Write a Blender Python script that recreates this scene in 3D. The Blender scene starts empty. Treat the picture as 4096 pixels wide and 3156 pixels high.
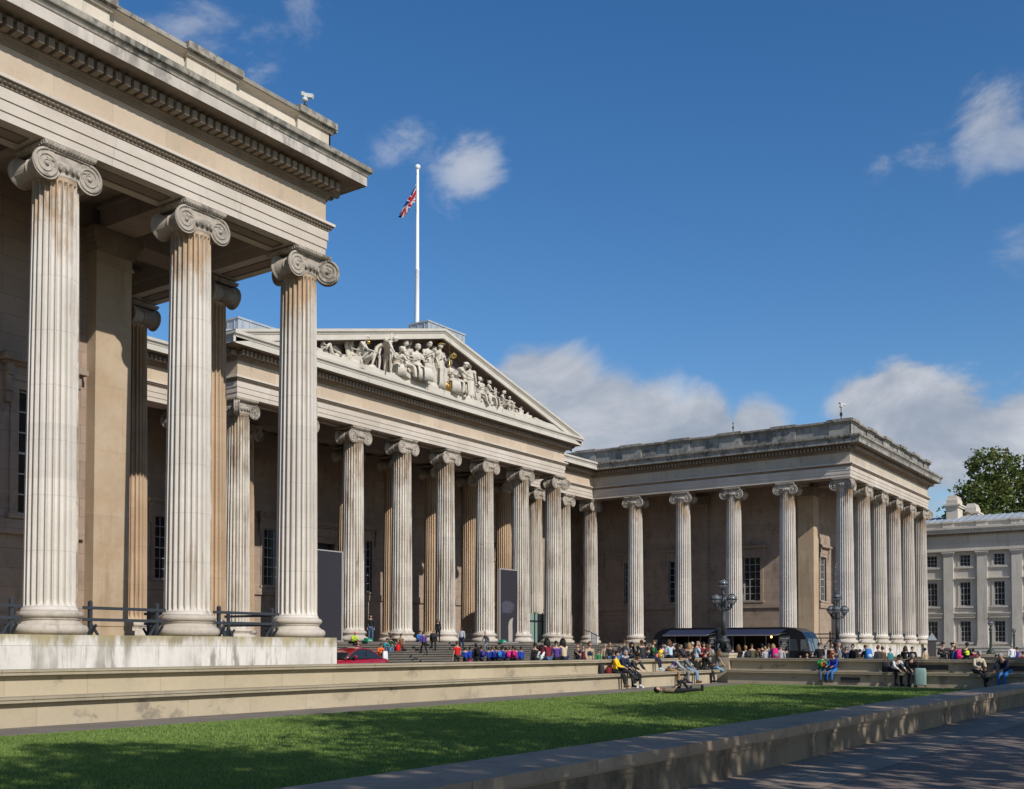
import bpy, bmesh, math, random
import numpy as np
from mathutils import Vector, Matrix
R = math.radians
rnd = random.Random(7)
scene = bpy.context.scene
col = scene.collection
# ---------------------------------------------------------------- world frame: X east, Y north, Z = 0 at eye level
GZ = -1.6      # lawn / footpath level
FZ = -1.5      # forecourt level
YAW = 36.043; FOC = 4292.5; CXP = 1910.3; HYP = 2585.9; PIT = .02695; ROLL = .002
cs, sn = math.cos(R(YAW)), math.sin(R(YAW))
def at_t(px, t):
    u = (px-CXP)/FOC
    return t*(cs+sn*u), t*(sn-cs*u)
def at_N(px, N, z=0):
    u = (px-CXP)/FOC; c=math.cos(PIT)
    return (cs*N+u*(c*sn*N+z*math.sin(PIT)))/(sn-u*c*cs), N
def at_E(px, E, z=0):
    u = (px-CXP)/FOC; c=math.cos(PIT)
    return E, (sn*E-u*(c*cs*E+z*math.sin(PIT)))/(cs+u*c*sn)
def zat(py, E, N):
    r=E*sn-N*cs; t=E*cs+N*sn
    return (HYP+ROLL*FOC*r/t-py)/FOC*t

# ---------------------------------------------------------------- mesh helper
class MB:
    def __init__(s): s.v=[]; s.f=[]; s.m=[]; s.sm=[]
    def add(s, vs, fs, mi=0, smooth=False):
        o=len(s.v); s.v+= [tuple(v) for v in vs]
        for f in fs:
            s.f.append(tuple(i+o for i in f)); s.m.append(mi); s.sm.append(smooth)
    def box(s, x0,x1,y0,y1,z0,z1, mi=0):
        s.add([(x0,y0,z0),(x1,y0,z0),(x1,y1,z0),(x0,y1,z0),(x0,y0,z1),(x1,y0,z1),(x1,y1,z1),(x0,y1,z1)],
              [(0,3,2,1),(4,5,6,7),(0,1,5,4),(1,2,6,5),(2,3,7,6),(3,0,4,7)], mi)
    def obox(s, c, sx, sy, sz, rz=0, mi=0, rx=0, ry=0):
        M=Matrix.Translation(c)@Matrix.Rotation(rz,4,'Z')@Matrix.Rotation(ry,4,'Y')@Matrix.Rotation(rx,4,'X')
        vs=[M@Vector((a*sx/2,b*sy/2,d*sz/2)) for d in(-1,1) for a,b in((-1,-1),(1,-1),(1,1),(-1,1))]
        s.add(vs,[(0,3,2,1),(4,5,6,7),(0,1,5,4),(1,2,6,5),(2,3,7,6),(3,0,4,7)],mi)
    def lathe(s, prof, n=24, c=(0,0,0), mi=0, smooth=True, M=None):
        vs=[];fs=[]
        for r,z in prof:
            for k in range(n):
                a=2*math.pi*k/n; vs.append((c[0]+r*math.cos(a),c[1]+r*math.sin(a),c[2]+z))
        for i in range(len(prof)-1):
            for k in range(n):
                k2=(k+1)%n; fs.append((i*n+k,i*n+k2,(i+1)*n+k2,(i+1)*n+k))
        if prof[0][0]>1e-4: fs.append(tuple(range(n-1,-1,-1)))
        if prof[-1][0]>1e-4: fs.append(tuple((len(prof)-1)*n+k for k in range(n)))
        if M is not None: vs=[M@Vector(v) for v in vs]
        s.add(vs,fs,mi,smooth)
    def tube(s, pts, rad, n=8, mi=0, smooth=True, closed=False):
        pts=[Vector(p) for p in pts]; 
        if not hasattr(rad,'__len__'): rad=[rad]*len(pts)
        vs=[];fs=[]; up=None; N=len(pts)
        for i,p in enumerate(pts):
            a=pts[max(i-1,0)] if not closed else pts[i-1]; b=pts[min(i+1,N-1)] if not closed else pts[(i+1)%N]
            d=(b-a); d=d.normalized() if d.length>1e-9 else Vector((0,0,1))
            if up is None: up=Vector((0,0,1)) if abs(d.z)<.9 else Vector((1,0,0))
            x=d.cross(up); x=x.normalized() if x.length>1e-6 else d.orthogonal().normalized()
            y=x.cross(d).normalized(); up=y
            for k in range(n):
                t=2*math.pi*k/n; vs.append(p+rad[i]*(math.cos(t)*x+math.sin(t)*y))
        for i in range(N-1 if not closed else N):
            j=(i+1)%N
            for k in range(n):
                k2=(k+1)%n; fs.append((i*n+k,j*n+k,j*n+k2,i*n+k2))
        if not closed:
            fs.append(tuple(range(n))); fs.append(tuple((N-1)*n+k for k in range(n-1,-1,-1)))
        s.add(vs,fs,mi,smooth)
    def ell(s, c, r, n=10, m=6, mi=0, rot=None):
        vs=[];fs=[]
        M=Matrix.Translation(c)@(rot if rot is not None else Matrix.Identity(4))
        vs.append(M@Vector((0,0,-r[2])))
        for i in range(1,m):
            ph=-math.pi/2+math.pi*i/m
            for k in range(n):
                a=2*math.pi*k/n; vs.append(M@Vector((r[0]*math.cos(ph)*math.cos(a),r[1]*math.cos(ph)*math.sin(a),r[2]*math.sin(ph))))
        vs.append(M@Vector((0,0,r[2])))
        for k in range(n):
            k2=(k+1)%n; fs.append((0,1+k2,1+k)); fs.append((len(vs)-1,1+(m-2)*n+k,1+(m-2)*n+k2))
            for i in range(m-2): fs.append((1+i*n+k,1+i*n+k2,1+(i+1)*n+k2,1+(i+1)*n+k))
        s.add(vs,fs,mi,True)
    def prism(s, poly, h0, h1, axis='z', mi=0):   # poly 2D; extruded between h0,h1 along axis
        n=len(poly)
        def P(p,h):
            if axis=='z': return (p[0],p[1],h)
            if axis=='y': return (p[0],h,p[1])
            return (h,p[0],p[1])
        vs=[P(p,h0) for p in poly]+[P(p,h1) for p in poly]
        fs=[tuple(range(n)),tuple(range(2*n-1,n-1,-1))]+[(i,n+i,n+(i+1)%n,(i+1)%n) for i in range(n)]
        s.add(vs,fs,mi)
    def mesh(s, name, mats):
        me=bpy.data.meshes.new(name)
        me.from_pydata(s.v,[],s.f)
        if not isinstance(mats,(list,tuple)): mats=[mats]
        for m in mats: me.materials.append(m)
        me.polygons.foreach_set('material_index', s.m)
        me.polygons.foreach_set('use_smooth', s.sm)
        me.update()
        bm=bmesh.new(); bm.from_mesh(me); bmesh.ops.recalc_face_normals(bm, faces=bm.faces); bm.to_mesh(me); bm.free()
        return me
    def build(s, name, mats, parent=None, loc=(0,0,0), rz=0):
        return link(name, s.mesh(name,mats), parent, loc, rz)
def link(name, me, parent=None, loc=(0,0,0), rz=0):
    o=bpy.data.objects.new(name, me); col.objects.link(o)
    o.location=loc; o.rotation_euler=(0,0,rz)
    if parent is not None: o.parent=parent
    return o
def tag(o, label=None, cat=None, group=None, kind=None):
    if label: o['label']=label
    if cat: o['category']=cat
    if group: o['group']=group
    if kind: o['kind']=kind
    return o
def empty(name, loc=(0,0,0), rz=0, label=None, cat=None, group=None):
    o=bpy.data.objects.new(name,None); col.objects.link(o); o.location=loc; o.rotation_euler=(0,0,rz); o.empty_display_size=.2
    return tag(o,label,cat,group)
def copy_tree(o, parent=None):
    c=o.copy(); col.objects.link(c); c.parent=parent
    for ch in list(o.children): copy_tree(ch, c)
    return c

# ---------------------------------------------------------------- materials
def srgb(r,g,b):
    f=lambda c: (c/255/12.92) if c/255<=.04045 else ((c/255+.055)/1.055)**2.4
    return (f(r),f(g),f(b),1)
MATS={}
def plain(name, c, rough=.7, metal=0, noise=.0, nscale=20, spec=.3, bump=0):
    if name in MATS: return MATS[name]
    m=bpy.data.materials.new(name); m.use_nodes=True; nt=m.node_tree; b=nt.nodes['Principled BSDF']
    if len(c)==3: c=(*c,1)
    b.inputs['Base Color'].default_value=c; b.inputs['Roughness'].default_value=rough; b.inputs['Metallic'].default_value=metal
    b.inputs['Specular IOR Level'].default_value=spec
    tc=nt.nodes.new('ShaderNodeTexCoord')
    n=nt.nodes.new('ShaderNodeTexNoise'); n.inputs['Scale'].default_value=nscale; n.inputs['Detail'].default_value=4
    nt.links.new(tc.outputs['Object'], n.inputs['Vector'])
    amt=noise if noise else .12
    mx=nt.nodes.new('ShaderNodeMix'); mx.data_type='RGBA'
    mx.inputs[6].default_value=tuple(x*(1-amt) for x in c[:3])+(1,); mx.inputs[7].default_value=tuple(min(1,x*(1+amt)) for x in c[:3])+(1,)
    nt.links.new(n.outputs['Fac'], mx.inputs[0]); nt.links.new(mx.outputs[2], b.inputs['Base Color'])
    if bump:
        bp=nt.nodes.new('ShaderNodeBump'); bp.inputs['Strength'].default_value=bump; bp.inputs['Distance'].default_value=.02
        nt.links.new(n.outputs['Fac'],bp.inputs['Height']); nt.links.new(bp.outputs['Normal'],b.inputs['Normal'])
    MATS[name]=m; return m

def stone(name, c1, c2, stain=None, side=None, stain_amt=.5, stain_lo=.5, stain_hi=.7, streak=(1.2,.12), block=None, mortar=.5,
          tint=None, rough=.85, patches=0, joint=None, top_stain=None):
    """weathered stone: large mottling, fine grain, vertical soot / algae streaks, block joints, odd replaced blocks"""
    m=bpy.data.materials.new(name); m.use_nodes=True; nt=m.node_tree; N=nt.nodes; L=nt.links; b=N['Principled BSDF']
    b.inputs['Roughness'].default_value=rough; b.inputs['Specular IOR Level'].default_value=.2
    geo=N.new('ShaderNodeNewGeometry')
    sep=N.new('ShaderNodeSeparateXYZ'); L.new(geo.outputs['Position'],sep.inputs[0])
    def math_(op,a,b_=None):
        n=N.new('ShaderNodeMath'); n.operation=op
        for i,x in enumerate((a,b_)):
            if x is None: continue
            if isinstance(x,(int,float)): n.inputs[i].default_value=x
            else: L.new(x,n.inputs[i])
        return n.outputs[0]
    h=math_('ADD',sep.outputs[0],sep.outputs[1])
    def noise(vec,scale,detail=5,rough_=.6):
        n=N.new('ShaderNodeTexNoise'); n.inputs['Scale'].default_value=scale; n.inputs['Detail'].default_value=detail; n.inputs['Roughness'].default_value=rough_
        L.new(vec,n.inputs['Vector']); return n.outputs['Fac']
    def ramp(fac,lo,hi):
        r=N.new('ShaderNodeMapRange'); r.inputs[1].default_value=lo; r.inputs[2].default_value=hi; L.new(fac,r.inputs[0]); r.clamp=True
        r.interpolation_type='SMOOTHSTEP'; return r.outputs[0]
    def mix(f,a,b_,blend='MIX'):
        x=N.new('ShaderNodeMix'); x.data_type='RGBA'; x.blend_type=blend
        if isinstance(f,(int,float)): x.inputs[0].default_value=f
        else: L.new(f,x.inputs[0])
        for i,y in ((6,a),(7,b_)):
            if isinstance(y,tuple): x.inputs[i].default_value=y
            else: L.new(y,x.inputs[i])
        return x.outputs[2]
    c=mix(ramp(noise(geo.outputs['Position'],.45,6,.65),.35,.65), c1, c2)
    if tint: c=mix(math_('MULTIPLY',ramp(noise(geo.outputs['Position'],.9,4),.5,.75),.7), c, tint)
    g=noise(geo.outputs['Position'],9,6,.7)
    c=mix(.35, c, mix(g,(.55,.55,.55,1),(1.0,1.0,1.0,1)),'MULTIPLY')
    hgt=g
    if block:
        cmb=N.new('ShaderNodeCombineXYZ'); L.new(h,cmb.inputs[0]); L.new(sep.outputs[2],cmb.inputs[1])
        br=N.new('ShaderNodeTexBrick'); br.inputs['Scale'].default_value=1; br.inputs['Brick Width'].default_value=block[0]; br.inputs['Row Height'].default_value=block[1]
        br.inputs['Mortar Size'].default_value=.012; br.inputs['Mortar Smooth'].default_value=.3; br.offset=.5
        br.inputs['Color1'].default_value=(.86,.84,.82,1); br.inputs['Color2'].default_value=(1,1,1,1); br.inputs['Mortar'].default_value=(mortar,mortar,mortar*.95,1)
        L.new(cmb.outputs[0],br.inputs['Vector'])
        c=mix(.8,c,br.outputs['Color'],'MULTIPLY')
    if joint:      # horizontal drum joints
        w=math_('FRACT',math_('DIVIDE',math_('ADD',sep.outputs[2],noise(geo.outputs['Position'],.02,0)),joint))
        j=ramp(math_('ABSOLUTE',math_('SUBTRACT',w,.5)),.489,.496)
        c=mix(math_('MULTIPLY',j,.22),c,(.10,.085,.07,1))
        oi=N.new('ShaderNodeObjectInfo')
        fl=N.new('ShaderNodeCombineXYZ'); L.new(math_('FLOOR',math_('DIVIDE',sep.outputs[2],joint)),fl.inputs[0]); L.new(math_('MULTIPLY',oi.outputs['Random'],37.0),fl.inputs[1])
        wn=N.new('ShaderNodeTexWhiteNoise'); wn.noise_dimensions='3D'; L.new(fl.outputs[0],wn.inputs['Vector'])
        c=mix(math_('MULTIPLY',ramp(wn.outputs['Value'],.55,1.0),.35),c,tuple(x*.72 for x in c2[:3])+(1,))
    if stain:
        cmb=N.new('ShaderNodeCombineXYZ'); L.new(math_('MULTIPLY',sep.outputs[0],streak[0]),cmb.inputs[0]); L.new(math_('MULTIPLY',sep.outputs[1],streak[0]),cmb.inputs[1]); L.new(math_('MULTIPLY',sep.outputs[2],streak[1]),cmb.inputs[2])
        s1=ramp(noise(cmb.outputs[0],1.6,7,.7),stain_lo,stain_hi)
        s2=ramp(noise(geo.outputs['Position'],.5,3),.3,.65)
        f=math_('MULTIPLY',math_('MULTIPLY',s1,s2),stain_amt)
        c=mix(f,c,stain)
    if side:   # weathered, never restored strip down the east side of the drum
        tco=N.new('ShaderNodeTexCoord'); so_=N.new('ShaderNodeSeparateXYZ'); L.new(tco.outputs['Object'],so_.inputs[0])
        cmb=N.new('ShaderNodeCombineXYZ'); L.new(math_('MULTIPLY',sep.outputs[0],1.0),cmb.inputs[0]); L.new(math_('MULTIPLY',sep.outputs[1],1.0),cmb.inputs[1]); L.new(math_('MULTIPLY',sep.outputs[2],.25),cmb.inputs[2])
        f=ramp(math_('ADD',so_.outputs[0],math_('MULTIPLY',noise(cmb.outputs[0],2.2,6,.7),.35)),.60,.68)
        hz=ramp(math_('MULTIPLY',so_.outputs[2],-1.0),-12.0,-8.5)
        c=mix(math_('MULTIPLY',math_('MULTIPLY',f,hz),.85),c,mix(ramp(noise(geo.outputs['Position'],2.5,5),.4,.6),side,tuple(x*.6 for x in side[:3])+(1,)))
    if top_stain:  # (z, depth, colour): algae and soot drips that start at the top edge of a block course
        z0,dep,tc_=top_stain
        cmb=N.new('ShaderNodeCombineXYZ'); L.new(math_('MULTIPLY',sep.outputs[0],1.3),cmb.inputs[0]); L.new(math_('MULTIPLY',sep.outputs[1],1.3),cmb.inputs[1]); L.new(math_('MULTIPLY',sep.outputs[2],.35),cmb.inputs[2])
        nn=noise(cmb.outputs[0],1.5,7,.7)
        d=math_('DIVIDE',math_('SUBTRACT',z0,sep.outputs[2]),dep)
        f=ramp(math_('SUBTRACT',math_('MULTIPLY',nn,1.9),d),.45,.95)
        c=mix(math_('MULTIPLY',f,.8),c,mix(ramp(noise(geo.outputs['Position'],1.1,3),.45,.6),tc_,tuple(x*.62 for x in tc_[:3])+(1,)))
    L.new(c,b.inputs['Base Color'])
    bp=N.new('ShaderNodeBump'); bp.inputs['Strength'].default_value=.25; bp.inputs['Distance'].default_value=.02
    L.new(hgt,bp.inputs['Height']); L.new(bp.outputs['Normal'],b.inputs['Normal'])
    MATS[name]=m; return m

S_COL  = stone('column_stone',(.70,.65,.57,1),(.60,.545,.465,1),stain=(.20,.13,.075,1),stain_amt=.95,stain_lo=.47,stain_hi=.63,streak=(2.6,.10),joint=1.55,top_stain=(13.3,5.5,(.30,.20,.11,1)))
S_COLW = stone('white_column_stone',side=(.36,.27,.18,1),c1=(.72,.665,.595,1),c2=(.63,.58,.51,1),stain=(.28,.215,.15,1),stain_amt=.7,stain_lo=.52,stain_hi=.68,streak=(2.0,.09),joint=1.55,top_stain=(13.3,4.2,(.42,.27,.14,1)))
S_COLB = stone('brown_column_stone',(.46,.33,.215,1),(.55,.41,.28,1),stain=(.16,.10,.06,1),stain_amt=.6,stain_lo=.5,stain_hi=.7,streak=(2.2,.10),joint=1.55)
S_BASE = stone('column_base_stone',(.60,.53,.45,1),(.49,.43,.355,1),stain=(.16,.14,.10,1),stain_amt=.6,stain_lo=.48,stain_hi=.68,streak=(2,1.2))
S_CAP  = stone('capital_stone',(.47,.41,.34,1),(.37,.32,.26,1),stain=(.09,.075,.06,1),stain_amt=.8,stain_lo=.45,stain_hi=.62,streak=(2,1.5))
S_ARCH = stone('architrave_stone',(.66,.585,.50,1),(.57,.50,.42,1),stain=(.20,.17,.13,1),stain_amt=.35,stain_lo=.55,stain_hi=.75,streak=(1.2,.3),block=(4.8,3.0),mortar=.6)
S_FRZ  = stone('frieze_stone',(.53,.425,.315,1),(.60,.49,.375,1),stain=(.24,.20,.15,1),stain_amt=.45,stain_lo=.52,stain_hi=.7,streak=(1.0,.4),block=(1.9,1.6),mortar=.7,tint=(.55,.40,.28,1))
S_FRZG = stone('grey_frieze_stone',(.50,.44,.365,1),(.57,.495,.39,1),stain=(.20,.18,.15,1),stain_amt=.5,stain_lo=.5,stain_hi=.7,streak=(1.0,.4),block=(1.9,1.6),mortar=.7,tint=(.42,.34,.25,1))
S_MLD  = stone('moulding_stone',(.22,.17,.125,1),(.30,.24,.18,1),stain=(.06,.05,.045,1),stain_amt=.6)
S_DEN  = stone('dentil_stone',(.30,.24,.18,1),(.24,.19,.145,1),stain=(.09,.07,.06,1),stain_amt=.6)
S_CRN  = stone('cornice_stone',(.54,.49,.43,1),(.62,.56,.49,1),stain=(.13,.12,.11,1),stain_amt=.65,stain_lo=.42,stain_hi=.6,streak=(1.3,.6),block=(3.2,2.5),mortar=.6)
S_CRNG = stone('sooty_cornice_stone',(.30,.29,.27,1),(.38,.36,.32,1),stain=(.07,.07,.065,1),stain_amt=.85,stain_lo=.40,stain_hi=.58,streak=(1.3,.6),block=(3.2,2.5),mortar=.6)
S_CYM  = stone('mossy_cyma_stone',(.27,.245,.205,1),(.38,.34,.285,1),stain=(.06,.06,.05,1),stain_amt=.9,stain_lo=.42,stain_hi=.58,streak=(2.2,1.2))
S_CRNC = stone('clean_cornice_stone',(.62,.57,.49,1),(.54,.50,.43,1),stain=(.2,.2,.18,1),stain_amt=.4,stain_lo=.52,stain_hi=.7,streak=(1.5,.6))
S_PAR  = stone('parapet_stone',(.70,.62,.51,1),(.61,.54,.44,1),stain=(.22,.20,.16,1),stain_amt=.35,stain_lo=.5,stain_hi=.66,streak=(1.4,.4),block=(2.4,1.5),mortar=.6)
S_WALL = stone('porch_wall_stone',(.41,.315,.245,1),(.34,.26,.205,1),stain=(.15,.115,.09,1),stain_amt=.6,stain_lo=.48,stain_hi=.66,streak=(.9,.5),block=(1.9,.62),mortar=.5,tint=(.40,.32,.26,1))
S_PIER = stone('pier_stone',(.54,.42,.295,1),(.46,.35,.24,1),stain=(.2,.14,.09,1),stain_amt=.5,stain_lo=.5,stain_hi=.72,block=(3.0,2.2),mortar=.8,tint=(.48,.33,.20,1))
S_PLIN = stone('plinth_stone',(.78,.74,.68,1),(.70,.66,.60,1),stain=(.22,.19,.15,1),stain_amt=.9,stain_lo=.45,stain_hi=.60,streak=(1.5,.22),block=(2.6,.83),mortar=.6,top_stain=(.32,.8,(.33,.27,.12,1)))
S_BEN  = stone('bench_wall_stone',(.53,.45,.32,1),(.47,.395,.28,1),stain=(.17,.145,.12,1),stain_amt=.85,stain_lo=.53,stain_hi=.64,streak=(.7,.9),block=(1.9,1.9),mortar=.72)
S_SLAB = stone('bench_slab_stone',(.44,.375,.265,1),(.37,.315,.225,1),stain=(.14,.12,.1,1),stain_amt=.5,block=(1.6,9.0),mortar=.55)
S_STEP = stone('step_stone',(.18,.16,.135,1),(.14,.125,.105,1),stain=(.09,.08,.07,1),stain_amt=.6,streak=(1,1))
S_RES  = stone('residence_stone',(.64,.58,.50,1),(.56,.51,.44,1),stain=(.24,.21,.18,1),stain_amt=.55,block=None)
S_STAT = stone('statue_stone',(.66,.61,.52,1),(.58,.53,.45,1),stain=(.24,.2,.16,1),stain_amt=.5,stain_lo=.5,stain_hi=.7,streak=(3,2))
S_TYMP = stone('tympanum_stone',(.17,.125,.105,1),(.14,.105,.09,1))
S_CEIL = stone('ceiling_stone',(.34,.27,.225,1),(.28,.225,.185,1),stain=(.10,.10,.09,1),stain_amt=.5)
M_GLASS= plain('window_glass',(.012,.013,.016),rough=.12,spec=.6)
M_WFR  = plain('window_bars',(.42,.42,.42),rough=.5)
M_LEAD = stone('lead_roof',(.32,.36,.40,1),(.40,.43,.46,1),stain=(.15,.16,.18,1),stain_amt=.5)
M_BLACK= plain('black_paint',(.018,.02,.024),rough=.45,spec=.5)
M_RAIL = plain('barrier_paint',(.035,.042,.052),rough=.5)
M_BANNER=plain('banner_panel',(.030,.027,.033),rough=.5)
M_GOLD = plain('gilding',(.80,.50,.10),rough=.25,metal=1)
# ---------------------------------------------------------------- museum
XA, NA, SW = 26.929, 27.525, 4.785       # west wing corner column, spacing
NC, XD, SC = 46.737, 74.734, 4.812      # main portico row, right corner column
XE, SE_, SF = 89.372, 4.829, 4.85     # east wing corner column
NG = 51.67; HW = .667; Z0 = .30; ZA = 14.0; NWL=NA+4.47; NRW=NG+4.14; XWL=XE+4.43; P0=NA+3.97
museum = empty('museum_building',(58,52,FZ),label='large pale stone museum with rows of fluted columns and a sculpted central pediment',cat='museum building')
ML=(-58,-52,-FZ)
def part(name, mb, mats, parent=None, label=None):
    o=mb.build(name,mats,parent or museum, ML if parent is None else (0,0,0))
    if label: o['label']=label
    return o
PATH=[(2.5,60),(2.5,NA-HW),(XA+HW,NA-HW),(XA+HW,NG-HW),(XD-7*SC-HW,NG-HW),(XD-7*SC-HW,NC-HW),(XD+HW,NC-HW),(XD+HW,NG-HW),(XE-HW,NG-HW),(XE-HW,NA-HW),(XE+5*SF+HW,NA-HW),(XE+5*SF+HW,60)]
def offs(path,i,p):
    def nrm(a,b):
        d=Vector((b[0]-a[0],b[1]-a[1])).normalized(); return Vector((d.y,-d.x))
    P=Vector(path[i])
    if i==0: n=nrm(path[0],path[1]); return P+n*p
    if i==len(path)-1: n=nrm(path[-2],path[-1]); return P+n*p
    a=nrm(path[i-1],path[i]); b=nrm(path[i],path[i+1]); s=(a+b); k=s.dot(a)
    return P+s*(p/k)
def sweep(mb, prof, path, i0, i1, mi=0, smooth=False, cap=False):
    vs=[];n=len(prof)
    for i in range(i0,i1+1):
        for p,z in prof:
            q=offs(path,i,p); vs.append((q.x,q.y,z))
    fs=[]
    for i in range(i1-i0):
        for k in range(n-1): fs.append((i*n+k,(i+1)*n+k,(i+1)*n+k+1,i*n+k+1))
    if cap:
        fs.append(tuple(range(n))); fs.append(tuple((i1-i0)*n+k for k in range(n-1,-1,-1)))
    mb.add(vs,fs,mi,smooth)
def eggs(mb, path, i0, i1, p, z, r, pitch, mi=0):
    for i in range(i0,i1):
        a=offs(path,i,p); b=offs(path,i+1,p); d=b-a; n=int(d.length/pitch); 
        for k in range(n):
            c=a+d*((k+.5)/n); 
            ax=abs(d.x)>abs(d.y)
            rx,ry=(pitch*.36,r) if ax else (r,pitch*.36)
            vs=[(c.x-rx,c.y,z),(c.x+rx,c.y,z),(c.x,c.y-ry,z),(c.x,c.y+ry,z),(c.x,c.y,z-r*1.3),(c.x,c.y,z+r*1.3)]
            mb.add(vs,[(0,2,5),(2,1,5),(1,3,5),(3,0,5),(2,0,4),(1,2,4),(3,1,4),(0,3,4)],mi)
def dentils(mb, path, i0, i1, p0, p1, z0, z1, pitch, w, mi=0, skip=None):
    for i in range(i0,i1):
        a=offs(path,i,p0+.02); b=offs(path,i+1,p0+.02); d=b-a; n=int(d.length/pitch); u=d.normalized(); nn=Vector((u.y,-u.x))
        for k in range(n):
            c=a+d*((k+.5)/n)+nn*((p1-p0)/2-.02)
            if skip and skip(c): continue
            ax=abs(u.x)>.5
            sx,sy=(w,p1-p0) if ax else (p1-p0,w)
            mb.box(c.x-sx/2,c.x+sx/2,c.y-sy/2,c.y+sy/2,z0,z1,mi)
segs=[('west portico',0,3,S_CRN,S_FRZ),('centre',3,8,S_CRNC,S_FRZ),('east portico',8,11,S_CRNG,S_FRZG)]
ARCH=[(-1.372,15.25),(-1.372,14.45),(-1.34,14.45),(-1.34,14.0),(-.0,14.0),(0,14.235),(.035,14.24),(.035,14.535),(.07,14.54),(.07,14.855)]
AM=[(.07,14.855),(.10,14.865),(.10,14.90),(.13,14.93),(.18,14.99),(.22,15.03)]
AM2=[(.22,15.03),(.25,15.04),(.25,15.13),(.2,15.16),(-.02,15.2)]
BED=[(0,16.02),(.05,16.03),(.06,16.09),(.12,16.16),(.14,16.2)]
BED2=[(.14,16.2),(.18,16.21),(.18,16.53),(.40,16.54),(.44,16.60),(1.0,16.615),(1.0,16.605),(1.04,16.605)]
COR=[(1.04,16.605),(1.04,16.93),(1.07,16.94)]
CYM=[(1.07,16.94),(1.085,17.0),(1.13,17.05),(1.19,17.09),(1.20,17.12),(1.205,17.26),(-.2,17.34)]
for nm,i0,i1,mc,mf in segs:
    mb=MB(); sweep(mb,ARCH,PATH,i0,i1,0); sweep(mb,AM,PATH,i0,i1,1); sweep(mb,AM2,PATH,i0,i1,0); eggs(mb,PATH,i0,i1,.17,14.96,.035,.14,1)
    part('architrave',mb,[S_ARCH,S_MLD],label='%s architrave of three smooth bands'%nm)
    mb=MB(); sweep(mb,[(0,15.18),(0,16.04)],PATH,i0,i1,0); part('frieze',mb,mf,label='plain warm stone frieze of the %s'%nm)
    mb=MB(); sweep(mb,BED,PATH,i0,i1,1); sweep(mb,BED2,PATH,i0,i1,1); sweep(mb,COR,PATH,i0,i1,0); sweep(mb,CYM,PATH,i0,i1,3)
    eggs(mb,PATH,i0,i1,.10,16.12,.035,.13,1); eggs(mb,PATH,i0,i1,.42,16.585,.03,.13,1)
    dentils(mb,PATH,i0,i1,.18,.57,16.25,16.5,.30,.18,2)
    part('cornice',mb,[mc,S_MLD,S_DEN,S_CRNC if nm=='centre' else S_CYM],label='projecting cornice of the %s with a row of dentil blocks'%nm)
# soffit panels between the columns
def spanel(x0,x1,y0,y1,z):
    w=.05; mb=MB()
    for a in ((x0,x1,y0,y0+w),(x0,x1,y1-w,y1),(x0,x0+w,y0+w,y1-w),(x1-w,x1,y0+w,y1-w)): mb.box(a[0],a[1],a[2],a[3],z-.03,z+.01)
    mb.box(x0+w,x1-w,y0+w,y1-w,z-.006,z+.01,1); part('soffit_panel',mb,[S_MLD,S_CEIL])
def panels(x,y,dx,dy,n,s):
    for k in range(n):
        ax,ay=x+dx*s*k,y+dy*s*k
        if dx: spanel(ax+1.0,ax+s-1.0,ay-.28,ay+.28,14.0)
        else: spanel(ax-.28,ax+.28,ay+1.0,ay+s-1.0,14.0)
panels(XA-5*SW,NA,1,0,5,SW); panels(XA,NA,0,1,4,SE_); panels(XD-7*SC,NC,1,0,7,SC)
panels(XE,NA,0,1,5,SE_); panels(XE,NA,1,0,5,SF)
# ceilings and solid core above
mb=MB()
for (x0,x1,y0,y1) in ((3.4,XA-.55,NA+.55,75),(XA-.6,XE+.6,NG+.55,75),(41.9,74.4,NC+.55,NG+.6),(XE+.55,XE+5*SF-.5,NA+.55,75)):
    mb.box(x0,x1,y0,y1,15.0,17.2)
def cbeam(x0,x1,y0,y1,z=14.1): mb.box(x0,x1,y0,y1,z,15.0); mb.box(x0-.07,x1+.07,y0-.07,y1+.07,14.75,14.86)
cbeam(XA-SW-.6,XA-SW+.6,NA+.70,NA+4.0); cbeam(XA-SW+.7,XA-.70,NA+4.2,NA+5.4); cbeam(XE+.70,XE+4.1,NA+4.2,NA+5.4); cbeam(XE+4.3,XE+5.5,NA+.70,NA+4.0)
# coffer ribs
for k in range(0,5):
    x=XA-5*SW+SW*k
    for q in (0,1,2): mb.box(x+q*1.6-.15,x+q*1.6+.15,NA+.7,NA+4.4,14.75,15.0)
mb.box(4,26.6,NA+2,NA+2.25,14.78,15.0)
for j in range(5):
    y=NA+5+j*SE_
    for q in (0,1,2):
        mb.box(22.7,26.2,y+q*1.6-.15,y+q*1.6+.15,14.75,15.0); mb.box(XE+.7,93.5,y+q*1.6-.15,y+q*1.6+.15,14.75,15.0)
for k in range(26): mb.box(41.3+1.6*k-.15,41.3+1.6*k+.15,NG+.7,NRW-.1,14.75,15.0)
mb.box(42.2,74.2,NG-.6,NG+.6,14.08,15.0)
part('ceiling',mb,S_CEIL)

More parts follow.
